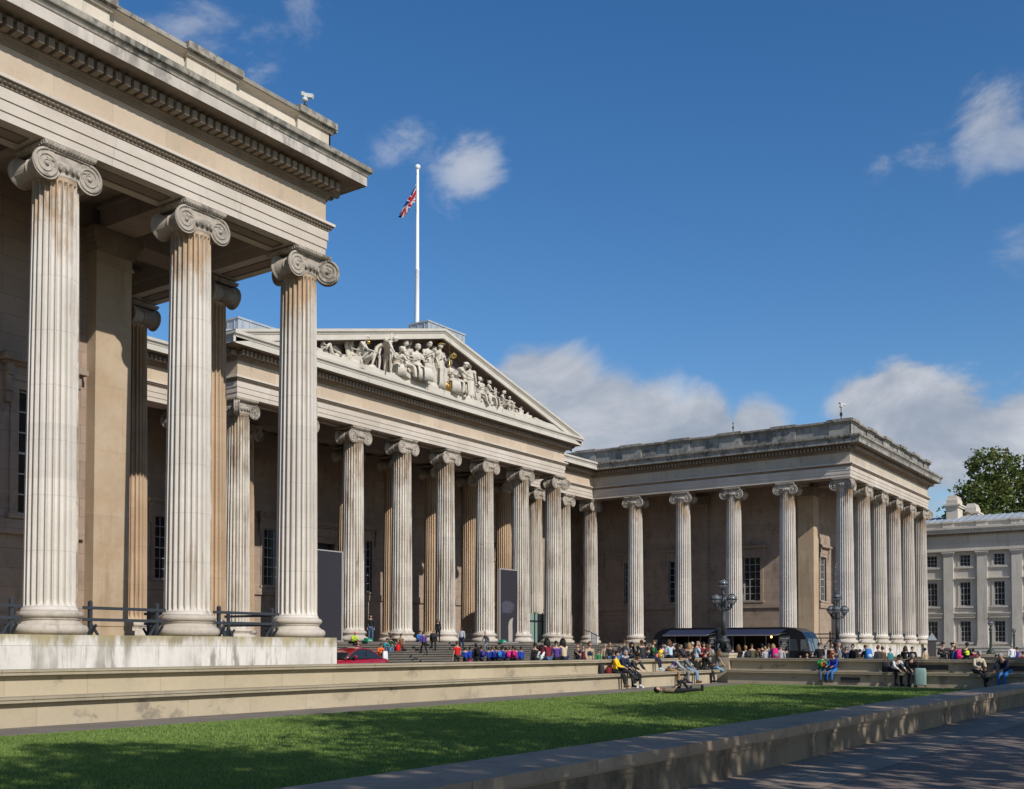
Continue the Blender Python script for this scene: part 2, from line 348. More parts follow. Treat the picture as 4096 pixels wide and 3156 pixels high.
# ---- parapets on the wings
for nm,pp,i0,i1,mt in (('west portico',[(2.5,58),(2.5,NA-HW),(XA+HW,NA-HW),(XA+HW,58)],0,3,S_PAR),('east portico',[(XE-HW,58),(XE-HW,NA-HW),(XE+5*SF+HW,NA-HW),(XE+5*SF+HW,58)],0,3,S_CRNG)):
    mb=MB()
    sweep(mb,[(-.6,17.2),(-.02,17.3),(-.02,18.38),(.10,18.46),(.22,18.50)],pp,i0,i1,0)
    sweep(mb,[(.22,18.50),(.25,18.52),(.25,18.66),(.2,18.69),(-.6,18.72),(-.6,17.2)],pp,i0,i1,2)
    sweep(mb,[(.21,17.25),(.21,17.5),(.0,17.52)],pp,i0,i1,0)
    for i in range(3):
        a=Vector(pp[i]); b=Vector(pp[i+1]); d=(b-a).normalized(); nn=Vector((d.y,-d.x)); 
        if abs(d.x)>.5: cs_=[min(a.x,b.x)+HW+k*(SW if i==1 and a.x<10 else SF) for k in range(6)]
        else: cs_=[NA+k*SE_ for k in range(7)]
        for c in cs_:
            hw=1.0; lo,hi=c-hw,c+hw
            if abs(d.x)>.5:
                lo=max(lo,min(a.x,b.x)-.105); hi=min(hi,max(a.x,b.x)+.105); fy=a.y
                mb.box(lo,hi,fy-.105,fy-.03,17.505,18.40,1); mb.box(lo-.12,hi+.12,fy-.36,fy+.3,18.525,18.755,2); mb.box(lo-.05,hi+.05,fy-.2,fy,18.40,18.523,1)
            else:
                lo=max(lo,NA-HW-.105); 
                if i==0: lo,hi=lo,hi
                fx=a.x; s_=nn.x
                x0,x1=sorted((fx+s_*.03,fx+s_*.105)); mb.box(x0,x1,lo,hi,17.505,18.40,1)
                x0,x1=sorted((fx-s_*.3,fx+s_*.36)); mb.box(x0,x1,lo-.12,hi+.12,18.527,18.757,2)
                x0,x1=sorted((fx,fx+s_*.2)); mb.box(x0,x1,lo-.05,hi+.05,18.402,18.525,1)
    part('parapet',mb,[mt,mt,S_CYM],label='stepped stone parapet above the %s'%nm)

# ---- pediment
EX0,EX1=XD-7*SC-HW,XD+HW; MID=(EX0+EX1)/2; TIP=1.205; ZT=17.30; ZP=21.85
slope=(ZP-ZT)/(EX1+TIP-MID)
mb=MB()
FY=NC-HW
def rake(prof,mi):   # prof (p outward, dz below the top line)
    n=len(prof); vs=[]
    for (x,z) in ((EX0-TIP,ZT),(MID,ZP),(EX1+TIP,ZT)):
        for p,dz in prof: vs.append((x,FY-p,z-dz))
    fs=[]
    for i in range(2):
        for k in range(n-1): fs.append((i*n+k,i*n+k+1,(i+1)*n+k+1,(i+1)*n+k))
    mb.add(vs,fs,mi)
rake([(-9,-.35),(-.3,-.02),(1.205,0),(1.20,.15),(1.18,.18),(1.10,.25),(1.085,.30),(1.04,.32),(1.04,.66),(1.0,.665),(.9,.67)],0)
rake([(.9,.67),(.35,.68),(.30,.74),(.22,.78),(.12,.82),(.02,.84),(.0,1.1)],2)
# keep the raking soffit clear of the horizontal cornice
mb.prism([(EX0,17.2),(EX1,17.2),(MID,ZP-.8)],FY+.02,FY+.4,'y',2)
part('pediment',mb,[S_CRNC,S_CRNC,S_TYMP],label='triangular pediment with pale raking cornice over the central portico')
mb=MB(); mb.box(EX0+.3,EX1-.3,FY-.95,FY,17.28,17.66); part('pediment_ledge',mb,S_CRNC)
# roofs behind
mb=MB()
mb.add([(EX0-1,FY+.3,17.6),(MID,FY+.3,ZP+.1),(EX1+1,FY+.3,17.6),(EX0-1,75,17.6),(MID,75,ZP+.1),(EX1+1,75,17.6)],[(0,1,4,3),(1,2,5,4),(0,2,1),(3,4,5)],0)
part('pediment_roof',mb,M_LEAD)
def ribroof(x0,x1,y0,y1,z0,z1,step=.7,along='x'):
    m=MB(); m.add([(x0,y0,z0),(x1,y0,z0),(x1,y1,z1),(x0,y1,z1),(x0,y0,z0-.15),(x1,y0,z0-.15)],[(0,1,2,3),(4,5,1,0)])
    k=x0+.2
    while k<x1:
        m.add([(k,y0,z0+.08),(k+.06,y0,z0+.08),(k+.06,y1,z1+.08),(k,y1,z1+.08),(k,y0,z0-.02),(k+.06,y0,z0-.02),(k+.06,y1,z1-.02),(k,y1,z1-.02)],[(0,1,2,3),(0,4,5,1),(1,5,6,2),(0,3,7,4)]); k+=step
    return m
part('lead_roof',ribroof(75.7,90.5,NG-.9,58,17.36,19.4),M_LEAD,label='ribbed lead roof between pediment and east wing')
part('lead_roof',ribroof(27,42,NG-.9,58,17.36,19.4),M_LEAD,label='ribbed lead roof between west wing and pediment')
def leadbox(x0,x1,y0,y1,z0,z1):
    m=MB(); m.box(x0,x1,y0,y1,z0,z1-.12); m.box(x0-.06,x1+.06,y0-.06,y1+.06,z1-.12,z1)
    k=x0+.3
    while k<x1: m.box(k,k+.05,y0-.05,y0-.002,z0,z1-.125); k+=.62
    k=y0+.3
    while k<y1: m.box(x0-.05,x0-.002,k,k+.05,z0,z1-.125); k+=.62
    return m
part('roof_housing',leadbox(59.6,64.0,47.8,49.6,20.5,23.4),M_LEAD,label='small grey metal housing just behind the pediment apex')
part('roof_housing',leadbox(45.0,56,51.3,56,18.5,20.6),M_LEAD,label='long grey metal housing behind the left slope of the pediment')

# ---- columns
NF=24
def shaft_mesh(mat):
    mb=MB(); prof=[]
    zb,zt=.68,12.86; rb,rt=.735,.625
    def rad(z):
        s=(z-zb)/(zt-zb); return rb-(rb-rt)*(s**1.35)
    rings=[(zb,0,.06),(zb+.05,0,.03),(zb+.10,0,.01),(zb+.16,.45,0),(zb+.22,.8,0),(zb+.30,1,0)]
    for k in range(1,16): rings.append((zb+.3+(zt-zb-.62)*k/16,1,0))
    rings+= [(zt-.32,1,0),(zt-.24,.8,0),(zt-.19,.45,0),(zt-.14,0,0),(zt-.08,0,.01),(zt,0,.03)]
    n=0; vs=[]
    for z,d,ex in rings:
        r=rad(z)+ex; ring=[]
        for f in range(NF):
            a0=2*math.pi*f/NF; w=2*math.pi/NF
            fr=.13
            ring.append((r,a0+w*.0)); ring.append((r,a0+w*fr))
            for q in (.12,.3,.5,.7,.88):
                a=a0+w*(fr+(1-fr)*q); dep=(max(0,1-abs(2*q-1)**2.6))**.6*.115*d
                ring.append((r-dep,a))
        n=len(ring)
        vs+=[(q*math.cos(a),q*math.sin(a),z) for q,a in ring]
    fs=[]
    for i in range(len(rings)-1):
        for k in range(n):
            k2=(k+1)%n; fs.append((i*n+k,i*n+k2,(i+1)*n+k2,(i+1)*n+k))
    mb.add(vs,fs,0,False)
    return mb.mesh('column',mat)
def base_mesh():
    mb=MB(); p=[]
    def torus(zc,h,r,n=8):
        return [(r-h/2+h/2*math.cos(-math.pi/2+math.pi*k/n)*1.0,zc+h/2*math.sin(-math.pi/2+math.pi*k/n)) for k in range(n+1)]
    p+= torus(.15,.30,1.02); p+=[(.86,.305),(.86,.335),(.82,.345),(.795,.38),(.80,.42),(.83,.435),(.83,.46)]
    p+= torus(.565,.20,.90); p+=[(.79,.67),(.79,.70),(.70,.72)]
    p=[(0,.0)]+p+[(0,.72)]
    mb.lathe(p,48); return mb.mesh('base',S_BASE)
def spiral(mb,c,ux,uz,uy,R0,turns,dirn,rt,a0=math.pi/2,mi=0,n=None):
    pts=[];rad=[];n=n or int(turns*22)
    for k in range(n+1):
        s=k/n; a=a0+dirn*2*math.pi*turns*s; r=R0*(1-s)**.85*.86+R0*.12
        pts.append(Vector(c)+ux*(r*math.cos(a))+uz*(r*math.sin(a))); rad.append(rt*(1-.6*s))
    mb.tube(pts,rad,5,mi)
def disc_volute(mb,c,ux,uy,R0,half,dirn,bolster=True):
    """scroll whose axis is uy, faces at +-half"""
    uz=Vector((0,0,1)); c=Vector(c); n=22; vs=[];fs=[]
    prof=[(-1,.0,.2),(-1,1,.0),(-.93,1.0,0),(-.8,.86,0),(-.45,.72 if bolster else 1,0),(-.1,.58 if bolster else 1,0),(0,.66 if bolster else 1,0),(.1,.58 if bolster else 1,0),(.45,.72 if bolster else 1,0),(.8,.86,0),(.93,1,0),(1,1,0),(1,0,.2)]
    rows=[]
    for (t,r,_) in prof:
        for k in range(n):
            a=2*math.pi*k/n; off=-.03*(1 if abs(t)==1 and r>0 else 0)
            vs.append(c+uy*(t*half)+ux*(R0*max(r,.02)*math.cos(a))+uz*(R0*max(r,.02)*math.sin(a)))
    for i in range(len(prof)-1):
        for k in range(n):
            k2=(k+1)%n; fs.append((i*n+k,i*n+k2,(i+1)*n+k2,(i+1)*n+k))
    mb.add(vs,fs,0,False)
    for sd in (-1,1):
        spiral(mb,c+uy*(sd*half),ux,uz,uy,R0*.97,2.35,dirn,.05)
        mb.ell(c+uy*(sd*half),(.075,.075,.075),8,6)
def capital_mesh(corner=None):
    """origin at column base bottom; front faces -Y. corner=(sx,sy): diagonal volute on that outer corner"""
    mb=MB(); X=Vector((1,0,0)); Y=Vector((0,1,0)); ZE=13.04; RV=.43; CX=.67
    mb.lathe([(.62,12.80),(.66,12.83),(.66,12.90),(.63,12.92),(.66,12.96),(.74,13.04),(.78,13.12),(.74,13.2)],32)
    for k in range(24):
        a=2*math.pi*(k+.5)/24; mb.ell((.735*math.cos(a),.735*math.sin(a),13.04),(.055,.055,.09),6,4)
    # abacus
    pr=[(.0,13.48),(.03,13.49),(.07,13.53),(.10,13.60),(.10,13.64)]
    sq=[(-.72,-.66),(.72,-.66),(.72,.66),(-.72,.66)] if corner is None else [(-.72,-.72),(.72,-.72),(.72,.72),(-.72,.72)]
    vs=[]
    for p,z in pr:
        for (x,y) in sq: vs.append((x+math.copysign(p,x),y+math.copysign(p,y),z))
    fs=[(0,3,2,1),tuple(16+i for i in range(4))]
    for i in range(4):
        for k in range(4): fs.append((i*4+k,i*4+(k+1)%4,(i+1)*4+(k+1)%4,(i+1)*4+k))
    mb.add(vs,fs)
    hx=.79; hy=.73 if corner is None else .79
    for k in range(15):
        x=-hx+.05+(2*hx-.1)*k/14
        for s in (-1,1): mb.ell((x,s*hy,13.565),(.04,.045,.05),5,4)
    for k in range(13):
        y=-hy+.06+(2*hy-.12)*k/12
        for s in (-1,1): mb.ell((s*hx,y,13.565),(.045,.04,.05),5,4)
    def canalis(F, ux, xl, xr):   # F: outward face vector*dist ; curve band
        n=14; top=[];bot=[]
        for k in range(n+1):
            s=k/n; x=xl+(xr-xl)*s; q=(2*s-1); zt_=13.49-.02*q*q; zb_=13.22-.09*(1-q*q)
            top.append((x,zt_)); bot.append((x,zb_))
        uyv=F.normalized(); vs=[]
        for (x,z) in top: vs.append(ux*x+F*.965+Vector((0,0,z)))
        for (x,z) in bot: vs.append(ux*x+F*.965+Vector((0,0,z)))
        for (x,z) in top: vs.append(ux*x+Vector((0,0,z)))
        for (x,z) in bot: vs.append(ux*x+Vector((0,0,z)))
        m=n+1; fs=[]
        for k in range(n):
            fs.append((k,k+1,m+k+1,m+k)); fs.append((m+k,m+k+1,3*m+k+1,3*m+k)); fs.append((k,2*m+k,2*m+k+1,k+1))
        mb.add(vs,fs)
        mb.tube([ux*x+F+Vector((0,0,z-.02)) for x,z in top],.035,5)
        mb.tube([ux*x+F+Vector((0,0,z)) for x,z in bot],.035,5)
    H=.62
    if corner is None:
        for s in (-1,1): disc_volute(mb,(s*CX,0,ZE),X,Y,RV,H,-s)
        for s in (-1,1): canalis(Y*(s*H),X,-CX,CX)
    else:
        sx,sy=corner
        # plain ends
        disc_volute(mb,(-sx*CX,sy*.18,ZE),X,Y,RV,.44,sx)
        disc_volute(mb,(sx*.18,-sy*CX,ZE),Y,X,RV,.44,sy)
        D=Vector((sx,sy,0)).normalized(); T=Vector((-D.y,D.x,0))
        disc_volute(mb,Vector((0,0,ZE))+D*1.02,D,T,RV,.13,-1,False)
        canalis(Y*(sy*H),X,-CX,CX); canalis(X*(sx*H),Y,-CX,CX)
        mb.ell((sx*.62,sy*.62,13.15),(.2,.2,.25),8,6)
    mb.box(-.6,.6,-.55,.55,13.0,13.45)
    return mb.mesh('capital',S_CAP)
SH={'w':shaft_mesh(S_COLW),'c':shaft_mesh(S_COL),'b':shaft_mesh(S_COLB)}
BM_=base_mesh(); CAPN=capital_mesh(); CAPC={c:capital_mesh(c) for c in ((1,-1),(-1,-1))}
def column(x,y,kind,rz=0,corner=None,lab=None):
    c=link('column',SH[kind],museum,(x+ML[0],y+ML[1],Z0+ML[2]),0)
    c['group']='fluted columns of the museum'
    if lab: c['label']=lab
    link('base',BM_,c); 
    k=link('capital',CAPC[corner] if corner else CAPN,c,(0,0,0),0 if corner else rz)
    return c
for i in range(6):
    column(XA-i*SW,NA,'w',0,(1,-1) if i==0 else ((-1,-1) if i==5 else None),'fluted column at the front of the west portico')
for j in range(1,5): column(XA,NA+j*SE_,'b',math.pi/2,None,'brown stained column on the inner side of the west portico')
for k in range(8):
    column(XD-k*SC,NC,'c',0,(1,-1) if k==0 else ((-1,-1) if k==7 else None),'white fluted column under the pediment')
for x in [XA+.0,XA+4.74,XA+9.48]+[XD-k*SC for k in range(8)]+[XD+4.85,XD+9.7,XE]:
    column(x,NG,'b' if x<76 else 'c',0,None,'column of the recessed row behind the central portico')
for j in range(1,5): column(XE,NA+j*SE_,'w',-math.pi/2,None,'fluted column on the courtyard side of the east portico')
for i in range(6):
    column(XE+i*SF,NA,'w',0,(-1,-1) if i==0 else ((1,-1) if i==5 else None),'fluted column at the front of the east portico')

# ---- stylobates / plinths
mb=MB()
q=.34+HW
mb.box(1.8,XA+q,NA-q,60,FZ-.3,Z0)
part('plinth',mb,S_PLIN,label='pale stained plinth carrying the west portico')
mb=MB(); mb.box(XE-q,XE+5*SF+q,NA-q,60,FZ-.3,Z0); part('plinth',mb,S_PLIN,label='pale stained plinth carrying the east portico')
mb=MB(); mb.box(XA+q+.002,XE-q-.002,NG-q,60,FZ-.3,Z0-.002); mb.box(XD-7*SC-q,XD+q,NC-q,NG-q,FZ-.3,Z0-.004); part('plinth',mb,S_STEP,label='floor platform of the central portico')

# ---- walls behind the colonnades
def window(face, c, fixed, zb=4.2, zt=8.2, w=1.6, cols=3, rows=6, crown=True, mat=None, parent=None, cheek=.32, off=None, consoles=True):
    """face 'S' or 'W' : wall plane coordinate fixed, centre c along the wall"""
    off=off or ML
    def B(mb,a0,a1,d0,d1,z0,z1,mi=0):   # a along, d outward from wall plane
        if face=='S': mb.box(c+a0,c+a1,fixed-d1,fixed-d0,z0,z1,mi)
        else: mb.box(fixed-d1,fixed-d0,c+a0,c+a1,z0,z1,mi)
    mb=MB(); B(mb,-w/2,w/2,-.22,-.2,zb,zt)
    g=mb.build('window',M_GLASS,parent or museum,off)
    mb=MB()
    for k in range(1,cols): x=-w/2+w*k/cols; B(mb,x-.02,x+.02,-.2,-.16,zb+.06,zt-.06)
    for k in range(1,rows): z=zb+(zt-zb)*k/rows; t=.02 if k!=rows//2 else .035; B(mb,-w/2+.06,w/2-.06,-.205,-.165,z-t,z+t)
    B(mb,-w/2,-w/2+.06,-.2,-.1,zb,zt); B(mb,w/2-.06,w/2,-.2,-.1,zb,zt); B(mb,-w/2+.06,w/2-.06,-.2,-.1,zt-.06,zt); B(mb,-w/2+.06,w/2-.06,-.2,-.1,zb,zb+.07)
    mb.build('sash',M_WFR,g)
    mb=MB(); f=.28
    B(mb,-w/2-f,-w/2,-.1,.07,zb-.0,zt); B(mb,w/2,w/2+f,-.1,.07,zb-.0,zt); B(mb,-w/2-f-.06,w/2+f+.06,-.1,.075,zt,zt+f)
    if crown:
        h=zt+f; B(mb,-w/2-f-.1,w/2+f+.1,0,.12,h,h+.45); B(mb,-w/2-f-.3,w/2+f+.3,0,.25,h+.45,h+.55); B(mb,-w/2-f-.38,w/2+f+.38,0,.42,h+.55,h+.72); B(mb,-w/2-f-.3,w/2+f+.3,0,.3,h+.72,h+.82)
        if consoles:
            for s in (-1,1):
                a=s*(w/2+f+.12); B(mb,a-.11,a+.11,0,.26,h+.1,h+.45); B(mb,a-.1,a+.1,0,.2,h-.4,h+.1); B(mb,a-.08,a+.08,0,.13,h-.75,h-.4)
    mb.build('frame',mat or S_WALL,g)
    mb=MB(); B(mb,-w/2-f-.1,w/2+f+.1,-.1,.2,zb-.16,zb); mb.build('sill',mat or S_WALL,g)
    return g
def wall_with_openings(mb,face,fixed,a0,a1,z0,z1,ops,th=.6,mi=0):
    """flat wall built as boxes around openings (c,w,zb,zt)"""
    def B(x0,x1,za,zb_):
        if x1-x0<1e-3 or zb_-za<1e-3: return
        if face=='S': mb.box(x0,x1,fixed,fixed+th,za,zb_,mi)
        else: mb.box(fixed,fixed+th,x0,x1,za,zb_,mi)
    cur=a0
    for c,w,zb,zt in sorted(ops):
        B(cur,c-w/2,z0,z1); B(c-w/2,c+w/2,z0,zb); B(c-w/2,c+w/2,zt,z1); cur=c+w/2
    B(cur,a1,z0,z1)
def pier(mb,x0,x1,y0,y1,mi=0):
    mb.box(x0,x1,y0,y1,Z0+.6,13.35,mi)
    for e,za,zb in ((.16,Z0,Z0+.22),(.10,Z0+.22,Z0+.36),(.13,Z0+.36,Z0+.52),(.05,Z0+.52,Z0+.6),(.05,12.95,13.05),(.06,13.35,13.45),(.12,13.45,13.6),(.2,13.6,13.78),(.28,13.78,14.09)):
        mb.box(x0-e,x1+e,y0-e,y1+e,za,zb,mi if za<13.3 else 1)
# west wing cell: south wall N=32.5
ww=[XA-SW*1.5,XA-SW*3.5]; 
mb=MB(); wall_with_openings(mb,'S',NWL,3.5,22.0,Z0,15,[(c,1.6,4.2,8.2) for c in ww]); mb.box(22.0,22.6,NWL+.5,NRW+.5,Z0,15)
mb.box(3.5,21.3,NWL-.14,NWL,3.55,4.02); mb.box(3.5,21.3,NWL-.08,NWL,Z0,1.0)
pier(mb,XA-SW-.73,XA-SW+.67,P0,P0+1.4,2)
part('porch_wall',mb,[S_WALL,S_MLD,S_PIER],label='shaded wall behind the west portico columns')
for c in ww: window('S',c,NWL)
# main rear wall N=56.5
cw=[33.3,43.1,52.2,61.8,71.2,80.4]
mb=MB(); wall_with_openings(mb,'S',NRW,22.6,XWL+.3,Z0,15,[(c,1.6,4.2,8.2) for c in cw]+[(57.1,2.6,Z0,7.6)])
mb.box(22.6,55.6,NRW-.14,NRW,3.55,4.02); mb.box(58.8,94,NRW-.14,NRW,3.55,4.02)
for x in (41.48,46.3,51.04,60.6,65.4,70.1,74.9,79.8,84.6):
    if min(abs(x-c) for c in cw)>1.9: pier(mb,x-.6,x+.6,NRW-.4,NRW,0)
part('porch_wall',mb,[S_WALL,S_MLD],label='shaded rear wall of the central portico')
for c in cw: window('S',c,NRW)
mb=MB(); mb.box(55.8,58.4,NRW+.3,NRW+.35,Z0,7.6); d=part('door',mb,M_BLACK)
mb=MB(); 
for x0,x1,z0,z1,dd in ((55.6,56.0,Z0,7.6,.1),(58.6,59.0,Z0,7.6,.1),(55.5,59.1,7.6,8.05,.12),(55.4,59.2,8.05,8.7,.18),(55.1,59.5,8.7,8.85,.35),(55.0,59.6,8.85,9.1,.55)): mb.box(x0-.2,x1-.2,NRW-dd,NRW+.02,z0,z1)
mb.build('frame',S_WALL,d)
# east wing cell: west wall E=93.9, south wall N=32.5
ew=[37.3,44.8,49.6,54.0]
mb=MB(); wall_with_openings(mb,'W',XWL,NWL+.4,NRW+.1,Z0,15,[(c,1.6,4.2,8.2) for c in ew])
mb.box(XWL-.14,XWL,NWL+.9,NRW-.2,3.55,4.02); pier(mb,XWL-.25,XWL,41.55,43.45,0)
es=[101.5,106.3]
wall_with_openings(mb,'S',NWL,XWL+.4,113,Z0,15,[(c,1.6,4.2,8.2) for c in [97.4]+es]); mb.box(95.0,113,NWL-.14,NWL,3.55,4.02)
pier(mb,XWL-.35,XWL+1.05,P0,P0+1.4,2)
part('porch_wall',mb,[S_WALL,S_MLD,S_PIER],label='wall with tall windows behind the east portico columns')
for c in ew: window('W',c,XWL)
for c in [97.4]+es: window('S',c,NWL)

# ---- steps (front flight)
mb=MB(); n=12; rise=(Z0-FZ)/n; tr=.36; yf=NC-q
for k in range(n-1):
    z1=Z0-rise*(k+1); y0=yf-tr*(k+1); mb.box(40.6,80.2,y0,y0+tr+.002,z1-rise-.05,z1)
    mb.box(40.6,80.2,y0-.07,y0+.02,z1-.05,z1+.003)
mb.box(75.96,80.2,yf,NG-q,FZ-.2,Z0-rise*1.0-.003)
tag(mb.build('stone_steps',S_STEP,None,(0,0,0)),'broad flight of grey stone steps in front of the central portico','steps')
mb=MB(); mb.box(80.2,88.3,NG-q-3.2,NG-q-.01,FZ-.2,Z0-.25); mb.box(80.2,88.3,NG-q-3.3,NG-q-3.0,Z0-.25,Z0-.1)
tag(mb.build('terrace_block',S_STEP),'dark stone block terrace to the right of the main steps','terrace')
# ---------------------------------------------------------------- ground
NW0,NW1=5.28,6.15; LWN,LWS=17.7,6.15
def ground_mat(name,c1,c2,scale=3,rough=.9,slabs=None,speck=0,bump=.3):
    m=bpy.data.materials.new(name); m.use_nodes=True; nt=m.node_tree; N=nt.nodes; L=nt.links; b=N['Principled BSDF']; b.inputs['Roughness'].default_value=rough; b.inputs['Specular IOR Level'].default_value=.2
    g=N.new('ShaderNodeNewGeometry'); n1=N.new('ShaderNodeTexNoise'); n1.inputs['Scale'].default_value=scale*.3; n1.inputs['Detail'].default_value=8; n1.inputs['Roughness'].default_value=.65
    n2=N.new('ShaderNodeTexNoise'); n2.inputs['Scale'].default_value=60; n2.inputs['Detail'].default_value=3
    L.new(g.outputs['Position'],n1.inputs[0]); L.new(g.outputs['Position'],n2.inputs[0])
    mx=N.new('ShaderNodeMix'); mx.data_type='RGBA'; mx.inputs[6].default_value=c1; mx.inputs[7].default_value=c2
    r=N.new('ShaderNodeMapRange'); r.inputs[1].default_value=.35; r.inputs[2].default_value=.65; L.new(n1.outputs['Fac'],r.inputs[0]); L.new(r.outputs[0],mx.inputs[0])
    m2=N.new('ShaderNodeMix'); m2.data_type='RGBA'; m2.blend_type='MULTIPLY'; m2.inputs[0].default_value=.5 if not speck else speck
    cr=N.new('ShaderNodeMapRange'); cr.inputs[1].default_value=.3; cr.inputs[2].default_value=.7; cr.inputs[3].default_value=.5; cr.inputs[4].default_value=1.2; L.new(n2.outputs['Fac'],cr.inputs[0])
    L.new(mx.outputs[2],m2.inputs[6]); L.new(cr.outputs[0],m2.inputs[7]); out=m2.outputs[2]
    if slabs:
        br=N.new('ShaderNodeTexBrick'); br.inputs['Scale'].default_value=1; br.inputs['Brick Width'].default_value=slabs[0]; br.inputs['Row Height'].default_value=slabs[1]; br.inputs['Mortar Size'].default_value=.008
        br.inputs['Color1'].default_value=(.85,.85,.86,1); br.inputs['Color2'].default_value=(1,1,1,1); br.inputs['Mortar'].default_value=(.35,.33,.3,1); L.new(g.outputs['Position'],br.inputs['Vector'])
        m3=N.new('ShaderNodeMix'); m3.data_type='RGBA'; m3.blend_type='MULTIPLY'; m3.inputs[0].default_value=.9; L.new(out,m3.inputs[6]); L.new(br.outputs['Color'],m3.inputs[7]); out=m3.outputs[2]
    L.new(out,b.inputs['Base Color'])
    bp=N.new('ShaderNodeBump'); bp.inputs['Strength'].default_value=bump; bp.inputs['Distance'].default_value=.01; L.new(n2.outputs['Fac'],bp.inputs['Height']); L.new(bp.outputs['Normal'],b.inputs['Normal'])
    return m
G_FAR=ground_mat('ground_paving',(.17,.15,.13,1),(.22,.195,.165,1),1)
G_ASPH=ground_mat('gravel_asphalt',(.215,.165,.135,1),(.275,.21,.175,1),1,speck=.8,bump=.8)
G_SLAB=ground_mat('grey_slabs',(.30,.23,.175,1),(.36,.28,.215,1),1,slabs=(2.1,1.15))
G_PATH=ground_mat('lawn_path',(.20,.17,.14,1),(.25,.215,.175,1),2,slabs=(1.1,.78))
G_TURF=ground_mat('turf',(.05,.12,.022,1),(.085,.17,.032,1),1.2,speck=.8,bump=1)
def sheet(name,x0,x1,y0,y1,z,m):
    mb=MB(); mb.add([(x0,y0,z),(x1,y0,z),(x1,y1,z),(x0,y1,z)],[(0,1,2,3)]); return tag(mb.build(name,m),kind='structure')
sheet('ground',-400,900,-400,900,GZ-.10,G_FAR)
sheet('road',-60,170,-30,4.05,GZ-.004,G_ASPH)
sheet('pavement',-60,170,4.05,NW0+.3,GZ,G_SLAB)
sheet('path',-40,46.2,LWS,20.3,GZ-.03,G_PATH)
sheet('forecourt',-40,170,20.9,60,FZ,G_FAR)
sheet('forecourt_path',47.4,60,NW0,20.95,FZ-.003,G_FAR)
sheet('forecourt_east',60,170,NW0,20.95,FZ-.006,G_FAR)
LE=44.4
sheet('lawn_base',-40,LE,LWS-.02,LWN,GZ-.005,G_TURF)
# grass blades
rs=np.random.RandomState(3)
def grass():
    zones=[(-3,12,6.1,LWN,1500),(12,24,6.1,LWN,800),(24,LE,6.1,LWN,450)]
    P=[]
    for x0,x1,y0,y1,dn in zones:
        n=int((x1-x0)*(y1-y0)*dn); P.append(np.stack([rs.uniform(x0,x1,n),rs.uniform(y0,y1,n),np.full(n,1.0 if x0<10 else (1.35 if x0<20 else 1.8))],1))
    # ragged fringe along the north edge
    n=16000; P.append(np.stack([rs.uniform(-3,LE,n),LWN+np.abs(rs.normal(0,.035,n)),np.full(n,1.2)],1))
    P=np.concatenate(P); n=len(P)
    a=rs.uniform(0,2*np.pi,n); h=rs.uniform(.022,.045,n)*np.sqrt(P[:,2]); wd=.0045*P[:,2]*1.3; ln=rs.uniform(.0,.035,n); b=rs.uniform(0,2*np.pi,n)
    z=GZ-.006
    v=np.empty((n,3,3)); 
    v[:,0]=np.stack([P[:,0]-wd*np.cos(a),P[:,1]-wd*np.sin(a),np.full(n,z)],1)
    v[:,1]=np.stack([P[:,0]+wd*np.cos(a),P[:,1]+wd*np.sin(a),np.full(n,z)],1)
    v[:,2]=np.stack([P[:,0]+ln*np.cos(b),P[:,1]+ln*np.sin(b),z+h],1)
    me=bpy.data.meshes.new('lawn'); me.vertices.add(n*3); me.vertices.foreach_set('co',v.reshape(-1).astype(np.float32))
    me.loops.add(n*3); me.loops.foreach_set('vertex_index',np.arange(n*3,dtype=np.int32)); me.polygons.add(n)
    me.polygons.foreach_set('loop_start',np.arange(0,n*3,3,dtype=np.int32)); me.polygons.foreach_set('loop_total',np.full(n,3,dtype=np.int32)); me.update(calc_edges=True)
    m=bpy.data.materials.new('grass_blade'); m.use_nodes=True; nt=m.node_tree; N=nt.nodes; L=nt.links; bs=N['Principled BSDF']; bs.inputs['Roughness'].default_value=.6; bs.inputs['Specular IOR Level'].default_value=.25
    g=N.new('ShaderNodeNewGeometry'); nz=N.new('ShaderNodeTexNoise'); nz.inputs['Scale'].default_value=.55; nz.inputs['Detail'].default_value=7; nz.inputs['Roughness'].default_value=.7; L.new(g.outputs['Position'],nz.inputs[0])
    ad=N.new('ShaderNodeMath'); ad.operation='MULTIPLY_ADD'; L.new(g.outputs['Random Per Island'],ad.inputs[0]); ad.inputs[1].default_value=.55; L.new(nz.outputs['Fac'],ad.inputs[2])
    cr=N.new('ShaderNodeValToRGB'); e=cr.color_ramp.elements; e[0].position=.35; e[0].color=(.11,.19,.045,1); e[1].position=1.0; e[1].color=(.27,.36,.09,1); L.new(ad.outputs[0],cr.inputs[0]); L.new(cr.outputs[0],bs.inputs['Base Color'])
    tr=N.new('ShaderNodeBsdfTranslucent'); L.new(cr.outputs[0],tr.inputs[0]); ms=N.new('ShaderNodeMixShader'); ms.inputs[0].default_value=.3
    L.new(bs.outputs[0],ms.inputs[1]); L.new(tr.outputs[0],ms.inputs[2]); L.new(ms.outputs[0],N['Material Output'].inputs[0])
    me.materials.append(m); o=bpy.data.objects.new('lawn',me); col.objects.link(o)
    tag(o,'short mown green lawn inside the low stone walls','lawn',kind='stuff')
grass()
